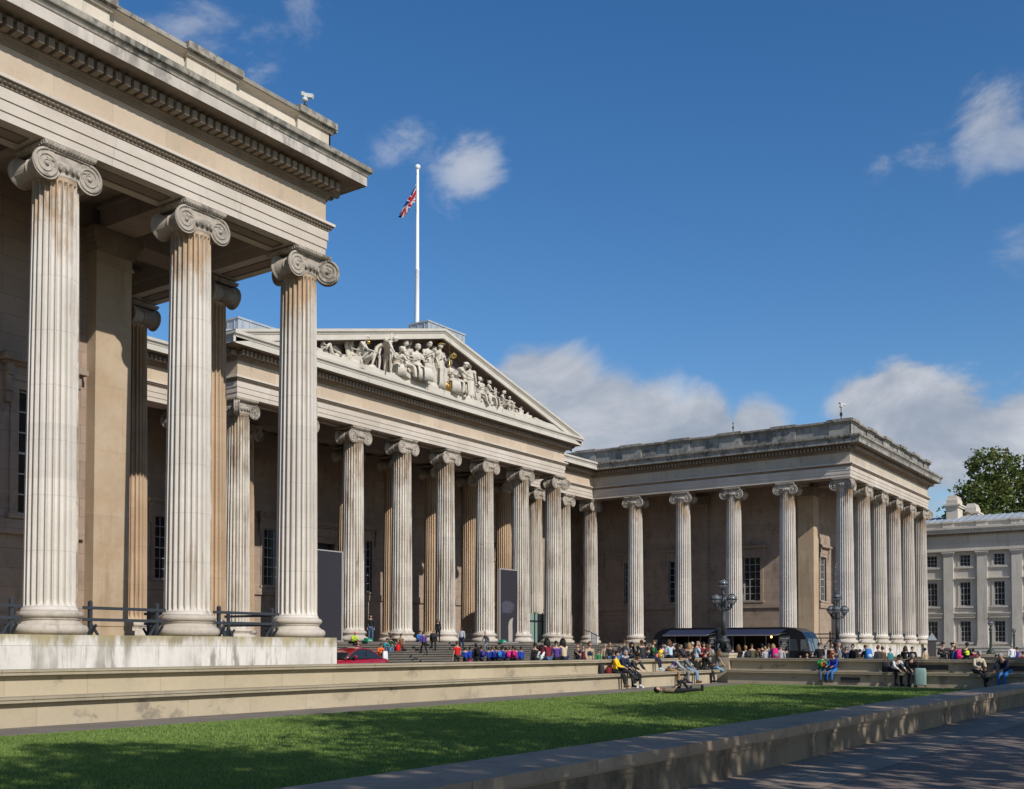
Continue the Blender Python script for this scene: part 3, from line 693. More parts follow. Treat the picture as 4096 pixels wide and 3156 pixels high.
# ---- foreground low wall
S_LOW=stone('low_wall_stone',(.31,.245,.18,1),(.26,.205,.15,1),stain=(.07,.055,.045,1),stain_amt=.8,stain_lo=.45,stain_hi=.65,streak=(1.2,.5),block=(2.6,2.0),mortar=.6)
S_LOWT=stone('low_wall_coping_stone',(.47,.355,.26,1),(.40,.30,.22,1),stain=(.09,.085,.08,1),stain_amt=.5,streak=(1,1),block=(2.05,9),mortar=.45)
wz=-1.1
lw=empty('low_wall',(20,5.7,GZ),label='long low stone wall with flat grey coping in the foreground, between lawn and footpath',cat='wall')
mb=MB(); mb.box(-10,60,NW0,NW1-.08,GZ-.1,wz-.14); mb.box(-10,60,NW0-.02,NW0,wz-.20,wz-.14)
mb.build('wall_body',S_LOW,lw,(-20,-5.7,-GZ))
mb=MB(); mb.box(-10,60,NW0-.07,NW1,wz-.11,wz); mb.box(-10,60,NW0-.035,NW0+.2,wz-.14,wz-.11)
mb.build('coping',S_LOWT,lw,(-20,-5.7,-GZ))
# ---- bench walls : profile (d from face, z), d grows inward from the lawn side
zt=-.495
def bench_wall(face, fixed, a0, a1, label, base=GZ, caps=True):
    """two tier bench wall. face S: lawn to the south, fixed=N of lower face ; W : lawn to the west"""
    c=((a0+a1)/2,fixed) if face=='S' else (fixed,(a0+a1)/2)
    root=empty('bench_wall',(c[0],c[1],base),label=label,cat='bench wall')
    O=(-c[0],-c[1],-base)
    def B(mb,d0,d1,z0,z1,mi=0):
        if face=='S': mb.box(a0,a1,fixed+d0,fixed+d1,z0,z1,mi)
        elif face=='W': mb.box(fixed+d0,fixed+d1,a0,a1,z0,z1,mi)
        else: mb.box(fixed-d1,fixed-d0,a0,a1,z0,z1,mi)
    zs=-1.03
    mb=MB(); B(mb,.08,.6,base-.15,zs-.14)
    mb.build('lower_wall',S_BEN,root,O)
    mb=MB(); B(mb,-.07,.62,zs-.045,zs); B(mb,-.03,.6,zs-.06,zs-.045); B(mb,-.065,.6,zs-.11,zs-.06); B(mb,.0,.3,zs-.14,zs-.11); mb.build('seat',S_SLAB,root,O)
    mb=MB(); B(mb,.52,1.0,zs,zt-.14); mb.build('upper_wall',S_BEN,root,O)
    mb=MB(); B(mb,.36,1.06,zt-.045,zt); B(mb,.40,1.02,zt-.06,zt-.045); B(mb,.365,1.055,zt-.11,zt-.06); B(mb,.43,1.03,zt-.14,zt-.11); mb.build('coping',S_SLAB,root,O)
    mb=MB(); B(mb,.9,1.5,FZ-.1,zs-.14); B(mb,.9,1.55,zs-.14,zs-.01); mb.build('rear_seat',S_SLAB,root,O)
    return root
bench_wall('S',19.9,-40,46.0,'long two tier stone bench wall running along the far side of the lawn')
bw=bench_wall('W',46.0,6.2,19.5,'two tier stone bench wall closing the right end of the lawn')
# dark vents on the east wall
mb=MB()
for a0,a1,z0,z1 in ((10.2,12.5,-.93,-.72),(8.3-1.2,8.3,-.93,-.72)):
    mb.box(46.5-.012,46.5-.003,a0-.0,a1,z0,z1); 
mb.box(46.05-.012,46.05-.003,13.6,14.4,-1.5,-1.28)
mb.build('vent',plain('vent_dark',(.045,.042,.045),.6),bw,(-46,-(6.2+19.5)/2,-GZ))
bench_wall('W',60.0,7.0,18.25,'farther stone bench wall of the east lawn behind the central path')
S_PED=S_BEN
def pedestal(x,y,s,z1,label):
    mb=MB(); mb.box(x-s/2,x+s/2,y-s/2,y+s/2,FZ-.2,z1-.12); mb.box(x-s/2-.03,x+s/2+.03,y-s/2-.03,y+s/2+.03,z1-.12,z1)
    mb.box(x-s/2-.04,x+s/2+.04,y-s/2-.04,y+s/2+.04,FZ-.2,-1.2)
    return tag(mb.build('pedestal',S_PED),label,'pedestal')
pedestal(46.8,20.0,.92,-.27,'square stone pedestal under the three globe lamp at the lawn corner')
pedestal(59.3,18.7,.8,-.35,'square stone pedestal under the distant three globe lamp')
# ---------------------------------------------------------------- A-frame barriers between the columns
def barrier(x,y,rz,half,label):
    r=empty('barrier',(x,y,Z0),rz,label,'barrier','dark timber barriers between the columns')
    for s in (-1,1):
        mb=MB(); px=s*half*.80
        mb.box(px-.05,px+.05,-.05,.05,0,.98); mb.add([(px-.05,-.05,.98),(px+.05,-.05,.98),(px+.05,.05,.98),(px-.05,.05,.98),(px,0,1.03)],[(0,1,4),(1,2,4),(2,3,4),(3,0,4)])
        mb.obox((px,-.14,.14),.06,.06,.46,0,0,.75); mb.obox((px,.14,.14),.06,.06,.46,0,0,-.75); mb.obox((px-.16*s,0,.17),.06,.06,.46,0,0,0,.6*s)
        mb.build('post',M_RAIL,r)
    for z in (.46,.80):
        mb=MB(); mb.box(-half,half,-.075,-.052,z-.045,z+.045); mb.build('rail',M_RAIL,r)
    return r
for k in range(5): barrier(XA-SW*(k+.5)+.05,NA,0,1.46,'dark A-frame barrier across gap %s from the near corner of the west portico'%('one','two','three','four','five')[k])
barrier(XA,NA+SE_*.5,R(90),1.46,'dark barrier on the inner side of the west portico behind the corner column')
barrier(XA-SW+2.2,NA+3.6,0,1.2,'dark barrier inside the west portico beside the lit pier')
for k in range(1,5): barrier(XE,NA+SE_*(k-.5)+.02,R(90),1.46,'dark barrier on the courtyard side of the east portico, gap %s from its corner'%('one','two','three','four')[k-1])
for k in range(5): barrier(XE+SF*(k+.5),NA,0,1.46,'dark barrier at the front of the east portico, gap %s from its corner'%('one','two','three','four','five')[k])
for k in range(2): barrier(XD+2.4+4.87*k,NG,0,1.5,'dark barrier in the recessed colonnade right of the pediment portico, %s gap'%('first','second')[k])
# ---------------------------------------------------------------- exhibition banners
M_CLOUD=plain('banner_print',(.065,.06,.08),rough=.6,noise=.4,nscale=3)
M_STELE=plain('carved_print',(.36,.31,.27),rough=.7,noise=.6,nscale=14,bump=1)
def banner(x0,x1,label,pic):
    r=empty('exhibition_banner',((x0+x1)/2,NC-.1,Z0),0,label,'banner','exhibition banners between the columns')
    h=5.55; w=(x1-x0)/2
    mb=MB(); mb.box(-w,w,-.06,.06,.05,h); mb.build('panel',M_BANNER,r)
    mb=MB(); mb.box(-w-.1,-w,-.1,.1,0,h+.03); mb.box(w,w+.1,-.1,.1,0,h+.03); mb.box(-w-.1,w+.1,-.1,.1,h+.03,h+.1); mb.box(-w,w,-.3,.3,0,.05); mb.build('frame',plain('banner_frame',(.33,.31,.30),.5),r)
    if pic:
        mb=MB(); pl=[(-.28,.05),(.25,.05),(.27,1.0),(.24,1.75),(.34,2.35),(.0,2.2),(-.22,1.95),(-.3,1.5)]
        mb.prism([(p[0]+.22,p[1]*.8+.05) for p in pl],-.068,-.062,'y'); mb.build('carved_stone_print',M_STELE,r)
        mb=MB(); mb.prism([(-.9,2.3),(.2,2.25),(.6,2.5),(.75,2.95),(.3,3.15),(-.5,3.2),(-.95,3.0)],-.065,-.061,'y'); mb.build('cloud_print',M_CLOUD,r)
    return r
banner(47.15,49.45,'plain dark exhibition banner left of the museum entrance between two columns',False)
banner(66.9,69.3,'dark exhibition banner right of the entrance printed with a pale carved stone',True)
# ---------------------------------------------------------------- street lamps
def globe_mat():
    m=bpy.data.materials.new('lamp_globe_glass'); m.use_nodes=True; nt=m.node_tree; N=nt.nodes; L=nt.links; b=N['Principled BSDF']
    b.inputs['Base Color'].default_value=(.35,.36,.37,1); b.inputs['Roughness'].default_value=.06; b.inputs['Specular IOR Level'].default_value=.9; b.inputs['Coat Weight'].default_value=.6; b.inputs['Coat Roughness'].default_value=.03
    t=N.new('ShaderNodeBsdfTransparent'); t.inputs[0].default_value=(.75,.77,.80,1); ms=N.new('ShaderNodeMixShader'); ms.inputs[0].default_value=.42
    L.new(t.outputs[0],ms.inputs[1]); L.new(b.outputs[0],ms.inputs[2]); L.new(ms.outputs[0],N['Material Output'].inputs[0]); return m
M_GLB=globe_mat(); M_IRON=plain('cast_iron',(.035,.04,.045),rough=.5,spec=.5,bump=.3)
def globe(parent,c,r):
    mb=MB(); mb.ell(c,(r,r,r),18,12); g=mb.build('globe',M_GLB,parent)
    mb=MB(); C_=Vector(c)
    mb.tube([C_+Vector((r*1.05*math.cos(a*math.pi/10),r*1.05*math.sin(a*math.pi/10),0)) for a in range(20)],.028,6,closed=True)
    for k in range(6):
        a=math.pi*k/3
        mb.tube([C_+Vector((r*1.02*math.cos(p)*math.cos(a),r*1.02*math.cos(p)*math.sin(a),r*1.02*math.sin(p))) for p in [(-1.45+2.9*i/10) for i in range(11)]],.010,5)
    mb.lathe([(.0,r*1.12),(.05,r*1.1),(.10,r*1.0),(.13,r*.93),(.0,r*.93)],10,c); mb.lathe([(.12,-r*.92),(.10,-r*1.05),(.05,-r*1.2),(.04,-r*1.35)],10,c)
    mb.build('globe_frame',M_IRON,g)
def triple_lamp(x,y,z,sc,label,rz=0):
    r=empty('street_lamp',(x,y,z),rz,label,'street lamp','three globe cast iron lamps'); r.scale=(sc,)*3
    mb=MB(); 
    mb.box(-.33,.33,-.33,.33,0,.05)
    for k in range(4):
        a=math.pi/4+math.pi*k/2; cx,cy=.27*math.cos(a),.27*math.sin(a)
        mb.ell((cx,cy,.13),(.12,.12,.11),8,6); mb.tube([(cx*1.15,cy*1.15,.15),(cx*1.2,cy*1.2,.28),(cx*.9,cy*.9,.42),(cx*.55,cy*.55,.50)],[.09,.07,.06,.04],7)
        mb.ell((cx*1.2,cy*1.2,.30),(.07,.07,.05),6,4)
    mb.lathe([(.20,.05),(.20,.42),(.26,.46),(.30,.54),(.28,.62),(.20,.66),(.16,.70),(.19,.74),(.13,.80)],16)
    mb.build('base',M_IRON,r)
    mb=MB(); n=12
    for k in range(n): mb.tube([(.085*math.cos(2*math.pi*k/n),.085*math.sin(2*math.pi*k/n),.8),(.07*math.cos(2*math.pi*k/n),.07*math.sin(2*math.pi*k/n),1.95)],.024,5)
    mb.lathe([(.085,.8),(.07,1.95)],12); mb.lathe([(.08,1.95),(.13,2.0),(.10,2.08),(.12,2.15),(.08,2.25),(.13,2.38),(.07,2.45),(.06,2.65),(.12,2.72),(.06,2.78),(.045,2.92)],12)
    mb.build('post',M_IRON,r)
    for k in range(3):
        a=2*math.pi*k/3+.35
        mb=MB(); d=Vector((math.cos(a),math.sin(a),0)); 
        mb.tube([d*.05+Vector((0,0,2.03)),d*.18+Vector((0,0,1.98)),d*.32+Vector((0,0,2.02)),d*.40+Vector((0,0,2.12)),d*.40+Vector((0,0,2.22))],[.045,.04,.04,.045,.06],7)
        mb.ell(d*.24+Vector((0,0,2.1)),(.06,.06,.05),6,5); mb.ell(d*.40+Vector((0,0,2.18)),(.09,.09,.05),8,5); mb.build('arm',M_IRON,r)
        globe(r,tuple(d*.42+Vector((0,0,2.47))),.225)
    globe(r,(0,0,3.18),.225)
triple_lamp(46.8,20.0,-.27,1.0,'nearer cast iron lamp with three globes, on the pedestal at the lawn corner',.2)
triple_lamp(59.3,18.7,-.35,.97,'farther three globe lamp standing in front of the east portico corner',.9)
def single_lamp(px,t,zt,zb,r0,label):
    x,y=at_t(px,t); h=zt-zb
    r=empty('street_lamp',(x,y,zb),0,label,'street lamp','single globe lamps by the residence')
    mb=MB(); k=h/3.1
    mb.lathe([(.42*k,0),(.42*k,.12*k),(.30*k,.16*k),(.34*k,.3*k),(.22*k,.42*k),(.13*k,.5*k),(.12*k,.6*k),(.10*k,1.9*k),(.16*k,1.98*k),(.08*k,2.1*k),(.18*k,2.25*k),(.06*k,h-2*r0-.05)],12)
    mb.build('post',plain('green_iron',(.035,.055,.045),.5),r); globe(r,(0,0,h-r0*1.1),r0)
single_lamp(3963,100,2.5,-.6,.25,'larger single globe lamp with thick post in front of the residence')
single_lamp(4056,107,1.9,-.6,.20,'slim single globe lamp at the right edge of the residence')
mb=MB(); x,y=at_t(3963,100); mb.box(x-.7,x+.7,y-1.6,y+1.6,FZ-.1,-.6); tag(mb.build('pedestal',S_BEN),'low stone block under the thick single globe lamp','pedestal')
# ---------------------------------------------------------------- flagpole and flag
fx,fy=61.4,50.3
fp=empty('flagpole',(fx,fy,20.0),0,'tall white flagpole rising behind the pediment apex','flagpole')
mb=MB(); mb.lathe([(.17,0),(.17,3.0),(.155,3.02),(.15,8),(.165,8.02),(.165,8.08),(.135,8.1),(.10,15.6)],14); mb.build('pole',plain('white_paint',(.75,.75,.73),.35),fp)
mb=MB(); mb.lathe([(.10,15.6),(.17,15.66),(.20,15.75),(.20,15.9),(.10,15.98),(.0,16.0)],14); mb.build('finial',plain('white_paint',(.75,.75,.73),.35),fp)
mb=MB(); mb.tube([(-.3,0,1),(-.16,0,15.5)],.012,4); mb.build('halyard',M_RAIL,fp)
def union(u,v):   # flag design, u along fly 0..1, v 0..1
    x=(u-.5)*2; y=(v-.5)
    if abs(y)<.1 or abs(x)<.1: return 1
    if abs(y)<.167 or abs(x)<.167: return 2
    d=min(abs(y-x*.5),abs(y+x*.5))/math.sqrt(1.25)
    if d<.035: return 1
    if d<.10: return 2
    return 0
mb=MB(); nu,nv=60,30; W_,H_=4.2,1.45; vs=[];fs=[];mi=[]
for i in range(nu+1):
    for j in range(nv+1):
        u=i/nu; v=j/nv
        # hangs limp: the fly end falls down and away to the west, in folds
        dx=-(.02+1.62*u**1.15) - .10*math.sin(v*9+u*4)*u; dy=.18*math.sin(v*11+u*5)*(.3+u)+.1*u
        dz=-u*2.35+ (v-.5)*H_*(1-.75*u)
        vs.append((dx,dy,dz))
for i in range(nu):
    for j in range(nv):
        fs.append((i*(nv+1)+j,(i+1)*(nv+1)+j,(i+1)*(nv+1)+j+1,i*(nv+1)+j+1)); mi.append(union((i+.5)/nu,(j+.5)/nv))
o0=len(mb.v); mb.v+=vs; mb.f+=fs; mb.m+=mi; mb.sm+=[True]*len(fs)
tag(mb.build('flag',[plain('flag_blue',(.010,.016,.09),.8),plain('flag_red',(.30,.01,.02),.8),plain('flag_white',(.42,.42,.46),.8)],None,(fx-.15,fy,33.95)),'red, white and blue national flag hanging limp from the pole above the pediment','flag')
# ---------------------------------------------------------------- roof cameras and rods
def cctv(x,y,z,h,label,sc=1):
    r=empty('security_camera',(x,y,z),0,label,'camera')
    mb=MB(); mb.lathe([(.05*sc,0),(.03*sc,h*.5),(.03*sc,h)],8); mb.box(-.07*sc,.07*sc,-.07*sc,.07*sc,h*.35,h*.6); mb.build('mast',M_RAIL,r)
    mb=MB(); w=plain('camera_housing',(.6,.6,.58),.4); mb.ell((0,0,h+.05*sc),(.13*sc,.13*sc,.10*sc),8,6); mb.obox((.10*sc,-.12*sc,h+.2*sc),.16*sc,.34*sc,.15*sc,.5,0,.2); mb.obox((-.1*sc,.02,h+.25*sc),.12*sc,.28*sc,.12*sc,-.7,0,.3); mb.build('camera_head',w,r)
x,_=at_N(1211,NA-.7,18.7); cctv(x,NA-.75,18.76,.35,'white security camera on the parapet corner of the west portico',.9)
x,y=at_E(3363,XE-.5,18.7); cctv(x,y,18.7,1.1,'security camera on a thin mast above the east portico corner',1.2)
x,y=at_E(2931,XE-.4,18.7); r=empty('roof_aerial',(x,y,18.7),0,'thin aerial standing on the east portico parapet','aerial')
mb=MB(); mb.lathe([(.03,0),(.02,1.1)],6); mb.ell((0,0,.55),(.09,.09,.14),6,5); mb.ell((0,0,.9),(.07,.07,.06),6,4); mb.box(-.13,.13,-.02,.02,.3,.34); mb.build('rod',M_RAIL,r)
# ---------------------------------------------------------------- vans
M_VAN=plain('van_paint',(.012,.013,.017),rough=.22,spec=.6,noise=.1)
M_AWN=plain('awning_cloth',(.022,.026,.06),rough=.8)
M_VIN=plain('van_interior',(.03,.027,.025),rough=.7); M_BOARD=plain('blackboard',(.025,.027,.03),.7); M_CHALK=plain('chalk',(.62,.62,.62),.8); M_ALU=plain('aluminium',(.5,.5,.5),.35,.8)
M_TYRE=plain('tyre',(.02,.02,.02),.8); M_WIND=plain('van_window',(.05,.06,.07),rough=.08,spec=.8)
def van(x,y,rz,s,L_,label,boards):
    """front at +X, hatch side at y = s"""
    r=empty('food_van',(x,y,FZ),rz,label,'food van','black food vans'); W=1.0; H=2.63
    prof=[(-L_/2,.35),(L_/2-.15,.35),(L_/2,.6),(L_/2,1.0),(L_/2-.12,1.25),(L_/2-.32,2.02),(L_/2-.55,2.35),(L_/2-.95,2.55),(L_/2-1.5,H),(-L_/2+.15,H),(-L_/2,H-.12)]
    hx0,hx1=-L_/2+.35,L_/2-1.75; hz0,hz1=1.02,2.18
    mb=MB()
    mb.prism(prof,-s*W,-s*(W-.06),'y')               # far side
    mb.prism([(-L_/2,.35),(L_/2-.15,.35),(L_/2,.6),(L_/2,hz0),(-L_/2,hz0)],s*(W-.06),s*W,'y')
    mb.prism([(hx1,hz0),(L_/2-.02,hz0),(L_/2-.12,1.25),(L_/2-.32,2.02),(L_/2-.43,hz1),(hx1,hz1)],s*(W-.06),s*W,'y')
    mb.prism([(-L_/2,hz0),(hx0,hz0),(hx0,hz1),(-L_/2,hz1)],s*(W-.06),s*W,'y')
    mb.prism([(-L_/2,hz1),(L_/2-.43,hz1),(L_/2-.55,2.35),(L_/2-.95,2.55),(L_/2-1.5,H),(-L_/2+.15,H),(-L_/2,H-.12)],s*(W-.06),s*W,'y')
    # shell strips (roof, nose, back, floor) between the sides
    n=len(prof)
    for i in range(n):
        a=prof[i]; b=prof[(i+1)%n]; mb.add([(a[0],-W+.06,a[1]),(b[0],-W+.06,b[1]),(b[0],W-.06,b[1]),(a[0],W-.06,a[1])],[(0,1,2,3)])
    mb.build('body',M_VAN,r)
    mb=MB(); mb.box(hx0,hx1,-.5,.5,.9,1.0); mb.box(hx0-.1,hx1+.1,-s*.3-.02,-s*.3+.02,1.0,2.4)
    for k in range(7): mb.box(hx0+.2+.4*k,hx0+.42+.4*k,min(s*.3,s*.5),max(s*.3,s*.5),1.02,1.02+.12+.1*(k%3),1 if k%2 else 0)
    mb.build('counter',[M_VIN,M_ALU],r)
    mb=MB(); mb.box(hx0,hx1,min(s*(W-.1),s*(W+.25)),max(s*(W-.1),s*(W+.25)),hz0-.05,hz0-.001); 
    for xx in (hx0+.02,hx0+.75,hx1-.9,hx1-.03): mb.box(xx,xx+.03,min(s*(W-.05),s*(W-.02)),max(s*(W-.05),s*(W-.02)),hz0,hz1)
    mb.build('serving_shelf',M_ALU,r)
    a0,a1=hx0-.25,hx1+.3; mb=MB(); y0,y1=s*W,s*(W+1.15)
    mb.add([(a0,y0,2.52),(a1,y0,2.52),(a1-.1,y1,2.20),(a0+.1,y1,2.20),(a0,y0,2.50),(a1,y0,2.50),(a1-.1,y1,2.17),(a0+.1,y1,2.17)],[(0,1,2,3),(7,6,5,4),(0,3,7,4),(1,5,6,2),(3,2,6,7),(0,4,5,1)])
    aw=mb.build('awning',M_AWN,r); mb=MB(); mb.box(a0+.08,a1-.08,min(y1,y1+s*.04),max(y1,y1+s*.04),2.13,2.21); mb.tube([(a0+.1,y0,2.3),(a0+.12,y1,2.17)],.015,5); mb.tube([(a1-.1,y0,2.3),(a1-.12,y1,2.17)],.015,5); mb.build('awning_bar',M_ALU,aw)
    # cab windows
    mb=MB(); yy=s*(W+.004); cx=L_/2-.98
    def q(p): mb.add([(a,yy,b) for a,b in p]+[(a,yy-s*.01,b) for a,b in p],[(0,1,2,3),(7,6,5,4)])
    q([(cx-.42,1.3),(cx+.22,1.3),(cx+.13,1.95),(cx-.42,1.95)]); mb.build('side_window',M_WIND,r)
    wg=plain('windscreen_glass',(.14,.15,.14),rough=.1,spec=.9)
    for sg in (-1,1):
        mb=MB(); xa,za=L_/2-.125,1.27; xb,zb=L_/2-.31,1.98; mb.add([(xa+.012,sg*.06,za),(xa+.012,sg*.85,za),(xb+.012,sg*.8,zb),(xb+.012,sg*.06,zb)],[(0,1,2,3)]); mb.build('windscreen',wg,r)
    mb=MB()
    mb.add([(L_/2-.17,s*(W+.006),1.27),(L_/2-.62,s*(W+.006),1.27),(L_/2-.62,s*(W+.006),1.93),(L_/2-.33,s*(W+.006),1.93)],[(0,1,2,3)])
    mb.build('quarter_window',wg,r)
    mb=MB(); mb.tube([(L_/2-.2,s*.98,1.45),(L_/2-.1,s*1.15,1.5)],.015,5); mb.box(L_/2-.14,L_/2-.10,min(s*1.1,s*1.25),max(s*1.1,s*1.25),1.35,1.65); mb.build('mirror',M_RAIL,r)
    for sx in (-1,1):
        for sy in (-1,1):
            mb=MB(); M=Matrix.Translation((sx*(L_/2-.85),sy*(W-.12),.33))@Matrix.Rotation(R(90),4,'X'); mb.lathe([(.0,-.1),(.24,-.1),(.33,-.08),(.33,.08),(.24,.1),(0,.1)],18,M=M); mb.build('wheel',M_TYRE,r)
    # menu boards
    for (bx,bz,bw,bh,lines) in boards:
        yb=s*(W+.02); mb=MB(); mb.box(bx-bw/2,bx+bw/2,min(yb,yb-s*.015),max(yb,yb-s*.015),bz-bh/2,bz+bh/2); b_=mb.build('menu_board',M_BOARD,r)
        mb=MB(); e=.02; yf=sorted((yb,yb+s*.012))
        for a in ((-bw/2,-bw/2+e,-bh/2,bh/2),(bw/2-e,bw/2,-bh/2,bh/2),(-bw/2+e,bw/2-e,bh/2-e,bh/2),(-bw/2+e,bw/2-e,-bh/2,-bh/2+e)): mb.box(bx+a[0],bx+a[1],yf[0],yf[1],bz+a[2],bz+a[3])
        mb.build('board_frame',M_ALU,b_)
        mb=MB(); rr=random.Random(int(bx*100)+5); z=bz+bh/2-.12
        for hgt,wd in lines:   # unreadable chalk lettering: broken strokes
            xx=bx-bw*wd/2
            while xx<bx+bw*wd/2:
                w_=rr.uniform(.02,.05); mb.box(xx,min(xx+w_,bx+bw/2-.04),yf[0],yf[1]-.004,z-hgt/2+rr.uniform(-.006,.006),z+hgt/2+rr.uniform(-.006,.006)); xx+=w_+rr.uniform(.008,.03)
            z-=hgt+.045
        mb.build('chalk_writing',M_CHALK,b_)
    return r
T1=[(.05,.75),(.02,.85),(.02,.45),(.03,.30),(.05,.4),(.05,.6),(.05,.4),(.05,.5)]
T2=[(.04,.3),(.03,.5),(.02,.7),(.02,.7),(.02,.7),(.02,.6),(.02,.7)]
v2=van(60.2,22.6,R(-90),-1,5.0,'black food van with dark blue awning and chalk menu boards, its cab at the right',[(.95,1.72,.62,.80,T1),(.93,.95,.60,.66,T2)])
v1=van(60.2,27.9,R(90),1,4.5,'black food van with blue awning parked behind the lamp, its cab at the left',[(-1.92,1.75,.44,.74,[(.06,.6),(.03,.3),(.03,.3),(.05,.5),(.03,.3),(.06,.6)]),(-1.9,.98,.5,.66,T2)])
mb=MB(); mb.ell((0,0,0),(.06,.06,.07),8,6)
m=bpy.data.materials.new('warm_bulb'); m.use_nodes=True; b=m.node_tree.nodes['Principled BSDF']; b.inputs['Emission Color'].default_value=(1,.42,.12,1); b.inputs['Emission Strength'].default_value=6
lmp=mb.build('bulb',m,v2,(.1,-.75,2.08))
# ---------------------------------------------------------------- red coupe
M_RED=plain('red_car_paint',(.30,.008,.014),rough=.18,spec=.6,noise=.04); M_CG=plain('car_glass',(.02,.025,.03),rough=.06,spec=.8)
M_RED.node_tree.nodes['Principled BSDF'].inputs['Coat Weight'].default_value=.8
def car(x,y,rz):
    r=empty('parked_car',(x,y,FZ),rz,'shiny red two door coupe parked beside the west plinth','car')
    # stations along x: (x, half width, sill z, belt z)
    S_=[(-2.15,.55,.35,.62),(-2.05,.72,.25,.74),(-1.6,.84,.2,.84),(-1.0,.88,.2,.90),(-.4,.89,.2,.92),(.3,.89,.2,.93),(1.0,.88,.2,.95),(1.6,.85,.22,.97),(2.0,.78,.3,.93),(2.15,.62,.42,.82)]
    mb=MB(); vs=[];n=0
    for (sx,hw,z0,z1) in S_:
        ring=[(-hw*.9,z0),(-hw,z0+.18),(-hw,z1-.15),(-hw*.93,z1-.04),(-hw*.6,z1+.015),(0,z1+.03),(hw*.6,z1+.015),(hw*.93,z1-.04),(hw,z1-.15),(hw,z0+.18),(hw*.9,z0)]
        n=len(ring); vs+=[(sx,a,b) for a,b in ring]
    fs=[]
    for i in range(len(S_)-1):
        for k in range(n): fs.append((i*n+k,(i+1)*n+k,(i+1)*n+(k+1)%n,i*n+(k+1)%n))
    fs+=[tuple(range(n)),tuple((len(S_)-1)*n+k for k in range(n-1,-1,-1))]
    mb.add(vs,fs,0,True)
    # roof skin
    G=[(-1.25,.93),(-.75,1.22),(-.25,1.42),(.2,1.465),(.7,1.42),(1.15,1.22),(1.55,.99)]
    vs=[];fs=[]
    for gx,gz in G:
        w=.80-.22*((gz-.93)/.53)
        vs+= [(gx,-w,gz-.03),(gx,-w*.6,gz+.01),(gx,0,gz+.02),(gx,w*.6,gz+.01),(gx,w,gz-.03)]
    for i in range(1,5):
        for k in range(4): fs.append((i*5+k,i*5+5+k,i*5+6+k,i*5+1+k))
    mb.add(vs,fs,0,True)
    b=mb.build('body',M_RED,r)
    mb=MB(); mb.add(vs[:10],[(k,5+k,6+k,1+k) for k in range(4)],0,True); mb.build('windscreen',M_CG,r)
    mb=MB(); mb.add(vs[25:],[(k,5+k,6+k,1+k) for k in range(4)],0,True); mb.build('rear_window',M_CG,r)
    for s in (-1,1):
        mb=MB(); pts=[(gx,s*(.80-.22*((gz-.93)/.53)-.0),gz-.05) for gx,gz in G]; low=[(gx,s*.82,.93) for gx,gz in G]
        vv=pts+low; mb.add(vv,[(k,k+1,len(G)+k+1,len(G)+k) for k in range(len(G)-1)],0,True); sg=mb.build('side_window',M_CG,r)
        mb=MB(); mb.tube([(gx,s*(.81-.22*((gz-.93)/.53)),gz-.045) for gx,gz in G],.035,6); mb.build('window_surround',M_RED,sg)
        mb=MB(); mb.box(.32,.35,min(s*.76,s*.8),max(s*.76,s*.8),.93,1.33); mb.build('window_pillar',M_RAIL,sg)
        mb=MB(); mb.ell((-.75,s*.99,1.03),(.09,.12,.085),10,7); mb.tube([(-.72,s*.85,.97),(-.74,s*.95,1.0)],.03,6); mb.build('mirror',M_RED,r)
        mb=MB(); mb.box(.55,.75,min(s*.885,s*.90),max(s*.885,s*.90),.78,.81); mb.build('door_handle',M_RED,r)
        for wx in (-1.35,1.3):
            mb=MB(); M=Matrix.Translation((wx,s*.80,.31))@Matrix.Rotation(R(90),4,'X'); mb.lathe([(.0,-.1),(.21,-.1),(.31,-.08),(.31,.08),(.21,.1),(0,.1)],20,M=M); wh=mb.build('wheel',M_TYRE,r)
            mb=MB(); M=Matrix.Translation((wx,s*.905,.31))@Matrix.Rotation(R(90),4,'X'); mb.lathe([(.0,-.01),(.2,-.01),(.2,.01),(0,.01)],16,M=M); mb.build('rim',M_ALU,wh)
        mb=MB(); mb.ell((2.08,s*.62,.78),(.09,.14,.07),8,6); mb.build('tail_light',plain('tail_light',(.4,.01,.01),.2),r)
    return r
car(38.05,35.2,0).scale=(.93,.95,.98)
# ---------------------------------------------------------------- residence on the right
RX=122.0; rp=[27.1-3.3*k-.5 for k in range(-1,6)]
res=empty('residence_building',(RX+5,20,FZ),0,'plain grey three storey residence with flat pilasters and sash windows at the right','building')
RO=(-RX-5,-20,-FZ)
def rbox(mb,d0,d1,y0,y1,z0,z1,mi=0): mb.box(RX-d1,RX-d0,y0,y1,z0,z1,mi)
wins=[(28.3-3.3*k) for k in range(0,6)]
ya,yb=8.5,32.0
def rwall(z0,z1,ops):
    mb=MB(); cur=ya
    for c,w,zb,zt in sorted(ops):
        rbox(mb,-.5,0,cur,c-w/2,z0,z1); rbox(mb,-.5,0,c-w/2,c+w/2,z0,zb); rbox(mb,-.5,0,c-w/2,c+w/2,zt,z1); cur=c+w/2
    rbox(mb,-.5,0,cur,yb,z0,z1); return mb
for z0,z1,zb,zt in ((FZ-.2,3.4,.57,2.78),(3.4,7.75,4.38,6.9),(7.75,10.17,8.58,9.8)):
    rwall(z0,z1,[(c,1.05,zb,zt) for c in wins]).build('wall',S_RES,res,RO)
mb=MB(); rbox(mb,-12,-.5,ya,yb,FZ,12.6); mb.build('rear_block',S_RES,res,RO)
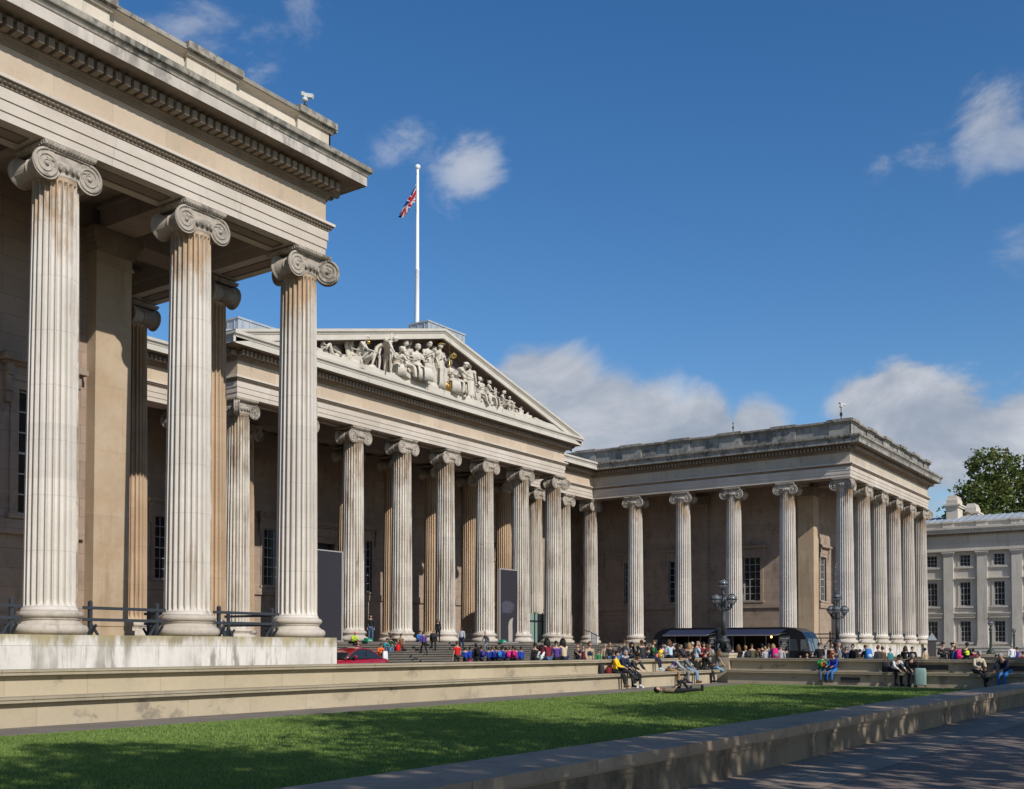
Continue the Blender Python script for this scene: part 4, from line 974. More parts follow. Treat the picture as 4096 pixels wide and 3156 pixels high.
for y in rp:
    mb=MB(); rbox(mb,.002,.28,y-.49,y+.49,.75,9.72); rbox(mb,.002,.36,y-.56,y+.56,.15,.42); rbox(mb,.002,.33,y-.53,y+.53,.42,.75)
    rbox(mb,.002,.33,y-.54,y+.54,9.72,9.85); rbox(mb,.002,.40,y-.60,y+.60,9.85,10.0); rbox(mb,.002,.47,y-.67,y+.67,10.0,10.165); mb.build('pilaster',S_RES,res,RO)
mb=MB(); rbox(mb,-.5,.36,ya,yb,FZ-.2,.15); rbox(mb,.36,.42,ya,yb,-.05,.14)
mb.build('base_course',S_RES,res,RO)
mb=MB(); rbox(mb,-.5,.50,ya,yb,10.17,10.36); rbox(mb,-.5,.36,ya,yb,10.36,11.0); rbox(mb,-.5,.42,ya,yb,11.0,11.06); rbox(mb,-.5,.34,ya,yb,11.06,11.78)
rbox(mb,-.5,.42,ya,yb,11.78,11.84); 
k=ya+.1
while k<yb-.3: rbox(mb,.42,.62,k,k+.16,11.84,12.03,1); k+=.30
rbox(mb,-.5,.42,ya,yb,11.84,12.05); rbox(mb,-.5,1.0,ya,yb,12.05,12.30); rbox(mb,-.5,1.1,ya,yb,12.30,12.46); rbox(mb,-.5,1.18,ya,yb,12.46,12.67)
mb.build('entablature',[S_RES,S_MLD],res,RO)
mb=MB(); rbox(mb,-.4,.1,ya,yb,12.672,13.22); rbox(mb,-.45,.25,ya,yb,13.22,13.36)
for y in rp: rbox(mb,.102,.22,y-.55,y+.55,12.674,13.218); rbox(mb,-.46,.33,y-.6,y+.6,13.225,13.40)
mb.build('parapet',S_RES,res,RO)
for c in wins:
    for zb,zt,rows,crown in ((.57,2.78,4,1),(4.38,6.9,4,2),(8.58,9.8,3,0)):
        mb=MB(); rbox(mb,-.2,-.17,c-.525,c+.525,zb,zt); g=mb.build('window',M_GLASS,res,RO)
        mb=MB()
        for k in (1,2): y=c-.525+1.05*k/3; rbox(mb,-.17,-.13,y-.02,y+.02,zb,zt)
        for k in range(1,rows): z=zb+(zt-zb)*k/rows; rbox(mb,-.172,-.128,c-.525,c+.525,z-.02,z+.02)
        for a,b_ in ((c-.525,c-.46),(c+.46,c+.525)): rbox(mb,-.17,-.08,a,b_,zb,zt)
        rbox(mb,-.17,-.08,c-.46,c+.46,zt-.06,zt); rbox(mb,-.17,-.08,c-.46,c+.46,zb,zb+.07); mb.build('sash',M_WFR,g)
        mb=MB(); rbox(mb,-.1,.06,c-.73,c-.525,zb,zt); rbox(mb,-.1,.06,c+.525,c+.73,zb,zt); rbox(mb,-.1,.065,c-.76,c+.76,zt,zt+.2); rbox(mb,0,.16,c-.85,c+.85,zb-.22,zb-.02); mb.build('frame',S_RES,g)
        if crown:
            mb=MB(); rbox(mb,.0,.12,c-.8,c+.8,zt+.202,zt+.34); rbox(mb,.0,.36,c-.95,c+.95,zt+.34,zt+.44); mb.build('hood',S_RES,g)
    mb=MB(); rbox(mb,.0,.28,c-1.1,c+1.1,3.55,3.66); rbox(mb,.0,.12,c-1.1,c+1.1,3.3,3.55); rbox(mb,.0,.10,c-1.1,c+1.1,4.0,4.1); mb.build('string_course',S_RES,res,RO)
mb=MB(); mb.add([(RX+.6,ya,13.3),(RX+.6,yb,13.3),(RX+6,yb,14.6),(RX+6,ya,14.6),(RX+12,ya,13),(RX+12,yb,13)],[(0,1,2,3),(3,2,5,4)])
k=ya+.1
while k<yb: mb.add([(RX+.6,k,13.38),(RX+.6,k+.07,13.38),(RX+6,k+.07,14.68),(RX+6,k,14.68),(RX+.6,k,13.3),(RX+.6,k+.07,13.3),(RX+6,k+.07,14.6),(RX+6,k,14.6)],[(0,1,2,3),(0,4,5,1),(1,5,6,2),(0,3,7,4)]); k+=.75
mb.build('roof',M_LEAD,res,RO)
def chimney(x0,x1,y0,y1,zt,npot):
    mb=MB(); mb.box(x0,x1,y0,y1,12.8,zt-1.35); mb.box(x0-.18,x1+.18,y0-.18,y1+.18,zt-1.35,zt-1.15); mb.box(x0-.28,x1+.28,y0-.28,y1+.28,zt-1.15,zt-1.0)
    mb.box(x0+.02,x1-.02,y0+.02,y1-.02,zt-1.0,zt-.5)
    n=npot; 
    for k in range(n):
        c=x0+(x1-x0)*(k+.5)/n; w=(x1-x0)/n*.42; mb.add([(c-w,y0+.04,zt-.5),(c+w,y0+.04,zt-.5),(c+w,y1-.04,zt-.5),(c-w,y1-.04,zt-.5),(c-w*.45,y0+.2,zt),(c+w*.45,y0+.2,zt),(c+w*.45,y1-.2,zt),(c-w*.45,y1-.2,zt)],[(0,1,5,4),(1,2,6,5),(2,3,7,6),(3,0,4,7),(4,5,6,7)])
    for k in range(2):
        c=y0+(y1-y0)*(k+.5)/2; mb.add([(x0+.04,c-.2,zt-.5),(x0+.04,c+.2,zt-.5),(x0+.3,c+.1,zt-.02),(x0+.3,c-.1,zt-.02),(x0+.5,c,zt-.5)],[(0,1,2,3),(1,4,2),(0,3,4)])
    mb.build('chimney',S_PAR,res,RO)
chimney(126,128.4,26.5,27.7,16.75,3); chimney(131,133.4,25.6,26.8,16.35,4)
mb=MB(); mb.box(128.5,131,26,27,13,15.0); mb.box(128.3,131.2,25.9,27.1,15.0,15.12); mb.build('chimney_link',S_MLD,res,RO)
# low garden wall and sentry hut in front of it
mb=MB(); mb.box(112,112.4,8.5,25.5,FZ-.1,-.35); mb.box(111.95,112.45,8.5,25.5,-.35,-.2); tag(mb.build('garden_wall',S_RES),'low grey stone wall in front of the residence windows','wall')
hx,hy=at_t(3727,104); h=empty('sentry_hut',(hx,hy,FZ),0.3,'small dark hut with pitched grey roof beside the last column','hut')
mb=MB(); mb.box(-.7,.7,-.7,.7,0,2.3); mb.build('walls',plain('hut_wall',(.06,.05,.05),.6),h); mb=MB(); mb.prism([(-.95,2.25),(.95,2.25),(0,3.0)],-.85,.85,'x'); mb.build('roof',M_LEAD,h); h.scale=(.5,.5,.97)
# ---------------------------------------------------------------- handrails at the right of the steps
hr=empty('handrail',(78.6,42.0,FZ),0,'black iron handrail running down the right side of the steps','handrail')
mb=MB(); mb.tube([(-.2,3.9,2.85),(0,3.6,2.8),(0,-.2,1.0),(0,-.5,.95)],.035,7); mb.build('rail',M_BLACK,hr)
for y_,z_ in ((3.4,1.7),(1.7,.86),(0,.0)):
    mb=MB(); mb.lathe([(.03,0),(.03,1.05)],6,(0,y_,z_)); mb.build('post',M_BLACK,hr)
x_,y_=at_N(2360,NG-1.9); g=empty('lift_enclosure',(x_,y_,Z0-.2),0,'small glass and white metal lift enclosure on the terrace right of the steps','lift')
mb=MB(); mb.box(-.05,.05,-.05,.05,-.1,1.2); mb.build('post',plain('white_paint',(.75,.75,.73),.35),g); mb=MB(); mb.box(1.3,1.36,-.05,.05,-.1,1.2); mb.build('post',plain('white_paint',(.75,.75,.73),.35),g)
mb=MB(); mb.box(.06,1.29,-.02,.0,.1,1.15); mb.build('glass_panel',M_GLB,g)
# glass door screen at the rear of the portico right bay
gx,_=at_N(2150,NC+1.2); g=empty('glass_screen',(gx,NC+1.2,Z0),0,'greenish glass screen with dark posts between the right portico columns','screen')
mb=MB(); mb.box(-1.5,1.5,-.02,.02,.05,2.4); mb.build('glass_panel',plain('green_glass',(.22,.30,.26),.15,spec=.8),g)
for xx in (-1.5,-.5,.0,.7,1.5):
    mb=MB(); mb.box(xx-.05,xx+.05,-.08,-.025,0,2.5); mb.build('post',M_BLACK,g)
mb=MB(); mb.box(-1.6,1.6,-.1,-.03,1.75,1.85); mb.build('rail',M_BLACK,g)
# green sign boxes on the top step
for px,lab in ((1473,'green box sign on the top step behind the red car'),(2012,'green box sign on the top step left of the carved stone banner')):
    x,y=at_N(px,NC-1.35); mb=MB(); mb.add([(-.26,-.2,0),(.26,-.2,0),(.26,.2,0),(-.26,.2,0),(-.22,-.1,.2),(.22,-.1,.2),(.22,.15,.22),(-.22,.15,.22)],[(0,3,2,1),(4,5,6,7),(0,1,5,4),(1,2,6,5),(2,3,7,6),(3,0,4,7)])
    b=tag(mb.build('sign_box',plain('green_plastic',(.01,.22,.12),.4),None,(x,y,Z0)),lab,'sign box'); mb=MB(); mb.box(-.15,-.05,-.19,-.165,.05,.11); mb.box(.0,.15,-.19,-.165,.05,.09); mb.build('white_marking',M_CHALK,b)
# ---------------------------------------------------------------- trees
def leaf_mat(name,c1,c2,c3):
    m=bpy.data.materials.new(name); m.use_nodes=True; nt=m.node_tree; N=nt.nodes; L=nt.links; b=N['Principled BSDF']; b.inputs['Roughness'].default_value=.55; b.inputs['Specular IOR Level'].default_value=.3
    g=N.new('ShaderNodeNewGeometry'); nz=N.new('ShaderNodeTexNoise'); nz.inputs['Scale'].default_value=.25; L.new(g.outputs['Position'],nz.inputs[0])
    ad=N.new('ShaderNodeMath'); ad.operation='MULTIPLY_ADD'; L.new(g.outputs['Random Per Island'],ad.inputs[0]); ad.inputs[1].default_value=.5; L.new(nz.outputs['Fac'],ad.inputs[2])
    cr=N.new('ShaderNodeValToRGB'); e=cr.color_ramp.elements; e[0].position=.4; e[0].color=c1; e[1].position=1.0; e[1].color=c3; k=e.new(.7); k.color=c2; L.new(ad.outputs[0],cr.inputs[0]); L.new(cr.outputs[0],b.inputs['Base Color'])
    tr=N.new('ShaderNodeBsdfTranslucent'); L.new(cr.outputs[0],tr.inputs[0]); ms=N.new('ShaderNodeMixShader'); ms.inputs[0].default_value=.3
    L.new(b.outputs[0],ms.inputs[1]); L.new(tr.outputs[0],ms.inputs[2]); L.new(ms.outputs[0],N['Material Output'].inputs[0]); return m
M_LEAF=leaf_mat('plane_leaves',(.05,.08,.018,1),(.09,.13,.026,1),(.20,.20,.045,1))
M_BARK=plain('bark',(.12,.10,.08),.9,bump=1)
def crown_mesh(seed,lobes,n,size,name='crown'):
    r=np.random.RandomState(seed); tot=sum(l[3]**2 for l in lobes); P=[]
    for (x,y,z,rad) in lobes:
        k=int(n*rad**2/tot); ncl=max(6,k//22)
        d=r.normal(size=(ncl,3)); d/=np.linalg.norm(d,axis=1)[:,None]; rr=rad*(.45+.6*r.rand(ncl)**.6)
        c=np.array([x,y,z])+d*rr[:,None]*np.array([1,1,.85])
        idx=r.randint(0,ncl,k); P.append(c[idx]+r.normal(size=(k,3))*rad*.13)
    P=np.concatenate(P); k=len(P)
    a=r.normal(size=(k,3)); a/=np.linalg.norm(a,axis=1)[:,None]; b=np.cross(a,r.normal(size=(k,3))); b/=np.linalg.norm(b,axis=1)[:,None]
    s=size*(.6+.8*r.rand(k))[:,None]
    v=np.stack([P-a*s*.5,P+b*s*.32,P+a*s*.5,P-b*s*.32],1).reshape(-1)
    me=bpy.data.meshes.new(name); me.vertices.add(k*4); me.vertices.foreach_set('co',v.astype(np.float32)); me.loops.add(k*4); me.loops.foreach_set('vertex_index',np.arange(k*4,dtype=np.int32))
    me.polygons.add(k); me.polygons.foreach_set('loop_start',np.arange(0,k*4,4,dtype=np.int32)); me.polygons.foreach_set('loop_total',np.full(k,4,dtype=np.int32)); me.update(calc_edges=True); me.materials.append(M_LEAF); return me
def trunk_mesh(seed,h,lobes,r0):
    r=random.Random(seed); mb=MB(); fork=h*.4
    mb.tube([(0,0,-.2),(0,0,.5),(.1,0,fork*.6),(.05,.1,fork)],[r0*1.4,r0,r0*.85,r0*.75],10)
    for (x,y,z,rad) in lobes:
        p0=Vector((.05,.1,fork)); p3=Vector((x,y,z)); m=(p0*.5+p3*.5)+Vector((r.uniform(-.5,.5),r.uniform(-.5,.5),.6))
        mb.tube([p0,m,p3],[r0*.45,r0*.28,r0*.12],7)
        for q in range(4):
            d=Vector((r.uniform(-1,1),r.uniform(-1,1),r.uniform(-.3,1)))*rad*.8; mb.tube([p3*.8+p0*.2,p3+d*.5,p3+d],[r0*.12,r0*.07,r0*.03],5)
    return mb.mesh('trunk',M_BARK)
LB=[(0,0,11,3.6),(2.6,.6,9,2.9),(-2.6,-.5,9.2,3.0),(.4,2.3,8.4,2.6),(-.4,-2.6,8.6,2.8),(1.4,-1.0,13.4,2.4),(-1.6,1.2,12.8,2.4),(0,.3,15,1.8)]
TV=[]
for sd in (11,12,13):
    r_=random.Random(sd); lb=[(x+r_.uniform(-.6,.6),y+r_.uniform(-.6,.6),z+r_.uniform(-.5,.5),q*r_.uniform(.88,1.12)) for x,y,z,q in LB]
    TV.append((crown_mesh(sd,lb,13500,.30),trunk_mesh(sd,15,lb,.3)))
for i,(x,y) in enumerate([(-23,-6.5),(-14.5,-7.5),(-5.8,-6.2),(3.0,-7.4),(11.8,-6.2),(20.4,-7.2),(29,-6.4),(37.5,-7.0),(46,-6.6),(55,-7.0)]):
    t=empty('plane_tree',(x,y,GZ),i*1.3,'street plane tree shading the footpath south of the low wall','tree','street plane trees shading the footpath'); t.scale=(1,1,(1.09 if x<0 else 1.0 if x<25 else .88)+.08*math.sin(i*2.1))
    link('crown',TV[i%3][0],t); link('trunk',TV[i%3][1],t)
big=[(0,0,19,5.2),(-5.5,3.0,16.5,3.6),(-4.2,2.4,20.5,3.0),(-2.4,1.8,24.4,2.6),(4.5,-3,18,4.5),(3.4,-2.8,24,3.6),(1.5,-1.4,14,4.0),(-8.6,5.6,13.4,1.6),(-7.0,4.2,14.2,2.2),(-3.5,2,13.5,3.2),(6,-5,22,4)]
x,y=at_t(4066,150)
t=empty('broadleaf_tree',(x,y,FZ),0,'tall broad green tree rising behind the residence roof and chimneys','tree'); t.scale=(1.22,1.22,1.10); link('crown',crown_mesh(21,big,34000,.42),t); link('trunk',trunk_mesh(21,26,big,.55),t)
# ---------------------------------------------------------------- small roofline tree tips are part of the same crown
# ---------------------------------------------------------------- people
def cmat(name,c,rough=.85): return plain('cloth_'+name,c,rough,noise=.18,nscale=30)
COLS={'black':(.012,.012,.014),'charcoal':(.035,.036,.04),'navy':(.014,.02,.05),'denim':(.06,.11,.20),'lightdenim':(.16,.27,.40),'grey':(.17,.175,.185),'lightgrey':(.36,.37,.38),'white':(.70,.70,.68),
 'cream':(.52,.44,.33),'beige':(.42,.33,.22),'khaki':(.20,.15,.09),'brown':(.10,.055,.03),'red':(.55,.015,.015),'darkred':(.16,.012,.02),'burgundy':(.17,.018,.04),'orange':(.75,.13,.02),'yellow':(.85,.55,.02),
 'lime':(.45,.62,.03),'green':(.02,.22,.07),'darkgreen':(.02,.06,.03),'teal':(.03,.20,.22),'royal':(.015,.05,.33),'blue':(.03,.16,.45),'paleblue':(.42,.55,.66),'purple':(.08,.04,.22),'pink':(.75,.20,.26),'magenta':(.55,.02,.16),
 'hiviz':(.60,.85,.03),'olive':(.09,.09,.045),'silver':(.40,.40,.40),'tan':(.30,.18,.09),'minty':(.22,.33,.30)}
HAIR={'dark':(.012,.009,.007),'brown':(.06,.03,.015),'chestnut':(.11,.05,.022),'blond':(.32,.20,.08),'grey':(.28,.27,.26),'ginger':(.20,.07,.025),'bald':(.40,.22,.15)}
SKIN={'light':(.50,.29,.20),'tan':(.36,.19,.12),'dark':(.11,.055,.035)}
def C(n): return cmat(n,COLS[n])
def H_(n): return plain('hair_'+n,HAIR[n],.6,noise=.3,nscale=60)
def K(n): return plain('skin_'+n,SKIN[n],.55,noise=.06)
def skin_mesh(name, nodes, edges, root, sub=1):
    """one continuous tapered surface grown on a joint graph: nodes name->(co, rx, ry)"""
    me=bpy.data.meshes.new('_t'); keys=list(nodes); ix={k:i for i,k in enumerate(keys)}
    me.from_pydata([nodes[k][0] for k in keys],[(ix[a],ix[b]) for a,b in edges],[])
    o=bpy.data.objects.new('_t',me); col.objects.link(o)
    md=o.modifiers.new('s','SKIN'); md.use_smooth_shade=True; md.branch_smoothing=.4
    for k in keys:
        v=me.skin_vertices[0].data[ix[k]]; v.radius=(nodes[k][1],nodes[k][2]); v.use_root=(k==root)
    sb=o.modifiers.new('b','SUBSURF'); sb.levels=sub; sb.render_levels=sub
    dg=bpy.context.evaluated_depsgraph_get(); ev=o.evaluated_get(dg)
    out=bpy.data.meshes.new_from_object(ev); out.name=name
    bpy.data.objects.remove(o); bpy.data.meshes.remove(me)
    return out
def add_mesh(mb, me, mi=0):
    mb.add([v.co.copy() for v in me.vertices],[tuple(p.vertices) for p in me.polygons],mi,True)
def rotx(v,a): return Vector((v.x, v.y*math.cos(a)-v.z*math.sin(a), v.y*math.sin(a)+v.z*math.cos(a)))
FW=Vector((0,-1,0)); UPV=Vector((0,0,1)); DN=Vector((0,0,-1))
def dirv(pitch,side=0):   # 0 = straight down, 90 = forward ; side = outward
    v=Vector((side,-math.sin(R(pitch)),-math.cos(R(pitch)))); return v.normalized()
POSES={
 # lean, (thigh L,R), (shin L,R), (upper arm L,R as pitch,side), (forearm L,R), head pitch, origin
 'stand':dict(lean=0,th=(2,-3),sh=(0,-3),ua=((2,.16),(4,.16)),fa=((14,.05),(16,.05)),hd=4,org='feet'),
 'stand_phone':dict(lean=3,th=(2,-4),sh=(0,-4),ua=((12,.2),(14,.2)),fa=((118,-.35),(112,-.4)),hd=22,org='feet'),
 'stand_arm':dict(lean=0,th=(4,-4),sh=(0,-2),ua=((20,.25),(2,.2)),fa=((130,-.2),(18,.05)),hd=0,org='feet'),
 'walk':dict(lean=5,th=(24,-20),sh=(6,-34),ua=((-18,.14),(20,.14)),fa=((-2,.05),(42,.0)),hd=6,org='feet'),
 'climb':dict(lean=14,th=(52,-8),sh=(-6,-22),ua=((-24,.12),(18,.14)),fa=((4,.05),(40,.0)),hd=10,org='feet'),
 'bend':dict(lean=58,th=(14,-10),sh=(-4,-14),ua=((8,.15),(16,.15)),fa=((10,.0),(30,.0)),hd=30,org='feet'),
 'sit':dict(lean=6,th=(70,68),sh=(2,8),ua=((22,.18),(24,.18)),fa=((76,-.25),(78,-.3)),hd=10,org='seat'),
 'sit_hunch':dict(lean=36,th=(68,72),sh=(2,-6),ua=((32,.15),(36,.15)),fa=((70,-.3),(62,-.35)),hd=30,org='seat'),
 'sit_camera':dict(lean=14,th=(70,68),sh=(6,2),ua=((30,.22),(32,.2)),fa=((128,-.4),(124,-.45)),hd=24,org='seat'),
 'sit_cross':dict(lean=12,th=(72,88),sh=(4,40),ua=((20,.16),(24,.16)),fa=((72,-.45),(70,-.5)),hd=8,org='seat',crossleg=True),
 'sit_legs_out':dict(lean=10,th=(66,64),sh=(44,48),ua=((26,.14),(28,.14)),fa=((40,-.1),(44,-.1)),hd=6,org='seat'),
 'sit_step':dict(lean=22,th=(104,98),sh=(-6,6),ua=((34,.16),(30,.16)),fa=((82,-.3),(92,-.35)),hd=18,org='seat'),
 'lie':dict(lean=0,th=(64,4),sh=(-52,2),ua=((4,.5),(0,.45)),fa=((30,-.5),(40,-.6)),hd=8,org='lie'),
 'kneel':dict(lean=20,th=(100,108),sh=(-40,-44),ua=((30,.2),(24,.2)),fa=((80,-.3),(70,-.3)),hd=14,org='seat'),
}
def joints(P):
    J={}; L=R(P['lean']); pel=Vector((0,0,0)); up=Vector((0,-math.sin(L),math.cos(L)))
    L2=L*1.15; up2=Vector((0,-math.sin(L2),math.cos(L2)))
    J['pelvis']=pel; J['spine']=pel+up*.17; J['chest']=J['spine']+up2*.17; J['upper']=J['chest']+up2*.13; J['neck']=J['upper']+up2*.08
    hd=R(P['hd'])+L*.35; hu=Vector((0,-math.sin(hd),math.cos(hd))); J['hbase']=J['neck']+hu*.06; J['head']=J['hbase']+hu*.105+Vector((0,-.015,0)); J['_hu']=hu
    for s,i in ((1,0),(-1,1)):
        n='L' if s>0 else 'R'
        J['hip'+n]=pel+Vector((s*.09,0,-.03)); t=dirv(P['th'][i],s*.06 if not P.get('crossleg') else (-.05 if s<0 else .05)); sh=dirv(P['sh'][i],s*.01 if not P.get('crossleg') else (.35 if s<0 else 0))
        J['knee'+n]=J['hip'+n]+t*.43; J['ank'+n]=J['knee'+n]+sh*.42; J['_f'+n]=sh
        J['sho'+n]=J['upper']+Vector((s*.175,0,-.01)); ua=P['ua'][i]; fa=P['fa'][i]
        J['elb'+n]=J['sho'+n]+dirv(ua[0],s*ua[1])*.285; J['wri'+n]=J['elb'+n]+dirv(fa[0],s*fa[1])*.25; J['_w'+n]=dirv(fa[0]*.97,s*fa[1]*.6)
    return J
def mesh_body(J, fem=False):
    w=.88 if fem else 1
    nd={'pelvis':(J['pelvis'],.135,.10),'spine':(J['spine'],.125*w,.088),'chest':(J['chest'],.15*w,.10),'upper':(J['upper'],.13*w,.085),'neck':(J['neck'],.055*w,.055*w),'hbase':(J['hbase'],.052,.055)}
    ed=[('pelvis','spine'),('spine','chest'),('chest','upper'),('upper','neck'),('neck','hbase')]
    for n in 'LR':
        nd['hip'+n]=(J['hip'+n],.088,.088); nd['mt'+n]=((J['hip'+n]+J['knee'+n])/2,.073,.073); nd['knee'+n]=(J['knee'+n],.052,.052); nd['mc'+n]=(J['knee'+n]*.65+J['ank'+n]*.35,.053,.053); nd['ank'+n]=(J['ank'+n],.033,.033)
        nd['sho'+n]=(J['sho'+n],.052*w,.052*w); nd['elb'+n]=(J['elb'+n],.038*w,.038*w); nd['wri'+n]=(J['wri'+n],.026,.022); nd['palm'+n]=(J['wri'+n]+J['_w'+n]*.06,.034,.020)
        ed+=[('pelvis','hip'+n),('hip'+n,'mt'+n),('mt'+n,'knee'+n),('knee'+n,'mc'+n),('mc'+n,'ank'+n),('upper','sho'+n),('sho'+n,'elb'+n),('elb'+n,'wri'+n),('wri'+n,'palm'+n)]
    me=skin_mesh('person',nd,ed,'pelvis',1); mb=MB(); add_mesh(mb,me)
    hu=J['_hu']; M=hu.rotation_difference(UPV).inverted().to_matrix().to_4x4(); c=J['head']
    def h(p): return c+(M@Vector(p))
    vs=[];  # head: one shaped ellipsoid (jaw narrower, crown fuller)
    n,m=14,10; o=[]
    o.append(h((0,-.01,-.115)))
    for i in range(1,m):
        ph=-math.pi/2+math.pi*i/m; z=.118*math.sin(ph); k=math.cos(ph); wx=.076*k*(1 if z>0 else 1-.25*(-z/.118)); 
        for q in range(n):
            a=2*math.pi*q/n; y=.096*k*math.sin(a)+(.012 if z>0 else -.006); o.append(h((wx*math.cos(a),y,z)))
    o.append(h((0,.01,.118))); f=[]
    for q in range(n):
        q2=(q+1)%n; f.append((0,1+q2,1+q)); f.append((len(o)-1,1+(m-2)*n+q,1+(m-2)*n+q2))
        for i in range(m-2): f.append((1+i*n+q,1+i*n+q2,1+(i+1)*n+q2,1+(i+1)*n+q))
    mb.add(o,f,0,True)
    mb.add([h((0,-.088,.015)),h((-.016,-.090,-.032)),h((.016,-.090,-.032)),h((0,-.120,-.026))],[(0,1,3),(0,3,2),(1,2,3)],0,True)
    for s in (-1,1):
        mb.ell(h((s*.078,.008,-.005)),(.010,.02,.032),6,5); mb.ell(h((s*.030,-.084,.012)),(.012,.008,.006),6,4,1)
    mb.ell(h((0,-.087,-.056)),(.024,.008,.006),6,4,2)
    for n_ in 'LR':   # hands: four fingers and a thumb, curled
        w=J['_w'+n_]; pm=J['wri'+n_]+w*.085; sd=Vector((1,0,0)) if abs(w.x)<.8 else Vector((0,1,0)); sd=(sd-w*sd.dot(w)).normalized(); nn=w.cross(sd)
        if nn.z>0: nn=-nn
        sg=1 if n_=='L' else -1
        for k,(off,ln) in enumerate(((-.026,.070),(-.009,.080),(.009,.075),(.026,.060))):
            a=pm+sd*off; b=a+w*ln*.45+nn*.006; c2=b+w*ln*.3+nn*.02; d=c2+w*ln*.12+nn*.022; mb.tube([a,b,c2,d],[.0095,.009,.008,.006],5)
        a=J['wri'+n_]+w*.035-sd*.022*sg; mb.tube([a,a-sd*.028*sg+w*.025,a-sd*.034*sg+w*.055+nn*.01],[.011,.010,.007],5)
    bpy.data.meshes.remove(me)
    return mb
def cloth(J,kind,fem=False,fat=1.0):
    w=(.9 if fem else 1)*fat
    if kind in('top','tee','coat','skirtcoat'):
        nd={'pelvis':(J['pelvis']+Vector((0,0,.0)),.158*w,.125*w),'spine':(J['spine'],.15*w,.118*w),'chest':(J['chest'],.172*w,.125*w),'upper':(J['upper'],.15*w,.105*w),'neck':(J['upper']*.4+J['neck']*.6,.075,.075)}
        ed=[('pelvis','spine'),('spine','chest'),('chest','upper'),('upper','neck')]
        for n in 'LR':
            nd['sho'+n]=(J['sho'+n],.072*w,.072*w)
            if kind=='tee': nd['elb'+n]=(J['sho'+n]*.35+J['elb'+n]*.65,.064*w,.064*w); ed+=[('upper','sho'+n),('sho'+n,'elb'+n)]
            else: nd['elb'+n]=(J['elb'+n],.060*w,.060*w); nd['wri'+n]=(J['wri'+n]-J['_w'+n]*.01,.042,.042); ed+=[('upper','sho'+n),('sho'+n,'elb'+n),('elb'+n,'wri'+n)]
        return skin_mesh('top',nd,ed,'spine',1)
    if kind=='vest':
        nd={'pelvis':(J['pelvis'],.163,.13),'spine':(J['spine'],.157,.124),'chest':(J['chest'],.18,.132),'upper':(J['upper'],.158,.112)}
        return skin_mesh('vest',nd,[('pelvis','spine'),('spine','chest'),('chest','upper')],'spine',1)
    if kind=='trousers':
        nd={'pelvis':(J['pelvis']+Vector((0,0,.02)),.15,.118)}; ed=[]
        for n in 'LR':
            nd['hip'+n]=(J['hip'+n],.104,.104); nd['mt'+n]=((J['hip'+n]+J['knee'+n])/2,.09,.09); nd['knee'+n]=(J['knee'+n],.072,.072); nd['mc'+n]=(J['knee'+n]*.5+J['ank'+n]*.5,.064,.064); nd['ank'+n]=(J['ank'+n]-J['_f'+n]*.02,.052,.052)
            ed+=[('pelvis','hip'+n),('hip'+n,'mt'+n),('mt'+n,'knee'+n),('knee'+n,'mc'+n),('mc'+n,'ank'+n)]
        return skin_mesh('trousers',nd,ed,'pelvis',1)
    if kind=='robe':
        a=(J['kneeL']+J['kneeR'])/2; b=(J['ankL']+J['ankR'])/2
        nd={'spine':(J['spine'],.15,.12),'pelvis':(J['pelvis'],.18,.15),'m':((J['pelvis']+a)/2,.19,.155),'k':(a,.185,.15),'c':((a+b)/2,.19,.16),'a':(b+Vector((0,0,.02)),.21,.18)}
        if a.y<-.25:
            nd['m']=((J['pelvis']+a)/2,.15,.12); nd['k']=(a,.14,.115); nd['c']=((a+b)/2,.12,.10); nd['a']=(b+Vector((0,0,.02)),.13,.11)
        return skin_mesh('robe',nd,[('spine','pelvis'),('pelvis','m'),('m','k'),('k','c'),('c','a')],'pelvis',1)
def shoes(J):
    mb=MB()
    for n in 'LR':
        a=J['ank'+n]; f=J['_f'+n]; d=Vector((0,-1,0)); d=(d-f*d.dot(f)); d=d.normalized() if d.length>.2 else Vector((0,-.3,1)).normalized(); sd=f.cross(d).normalized()
        if d.z<-.3: d.z=-.3; d.normalize()
        M=Matrix((( sd.x,d.x,-f.x,0),(sd.y,d.y,-f.y,0),(sd.z,d.z,-f.z,0),(0,0,0,1)))
        c=a+f*.045+d*.065; mb.ell(c,(.046,.135,.045),10,6,0,M); mb.ell(a+f*.0,(.045,.05,.06),8,5,0,M)
        pts=[c+M.to_3x3()@Vector(q) for q in ((-.04,-.12,-.05),(.04,-.12,-.05),(.045,.11,-.05),(-.045,.11,-.05),(-.04,-.12,-.025),(.04,-.12,-.025),(.045,.11,-.025),(-.045,.11,-.025))]
        mb.add(pts,[(0,3,2,1),(4,5,6,7),(0,1,5,4),(1,2,6,5),(2,3,7,6),(3,0,4,7)])
    return mb
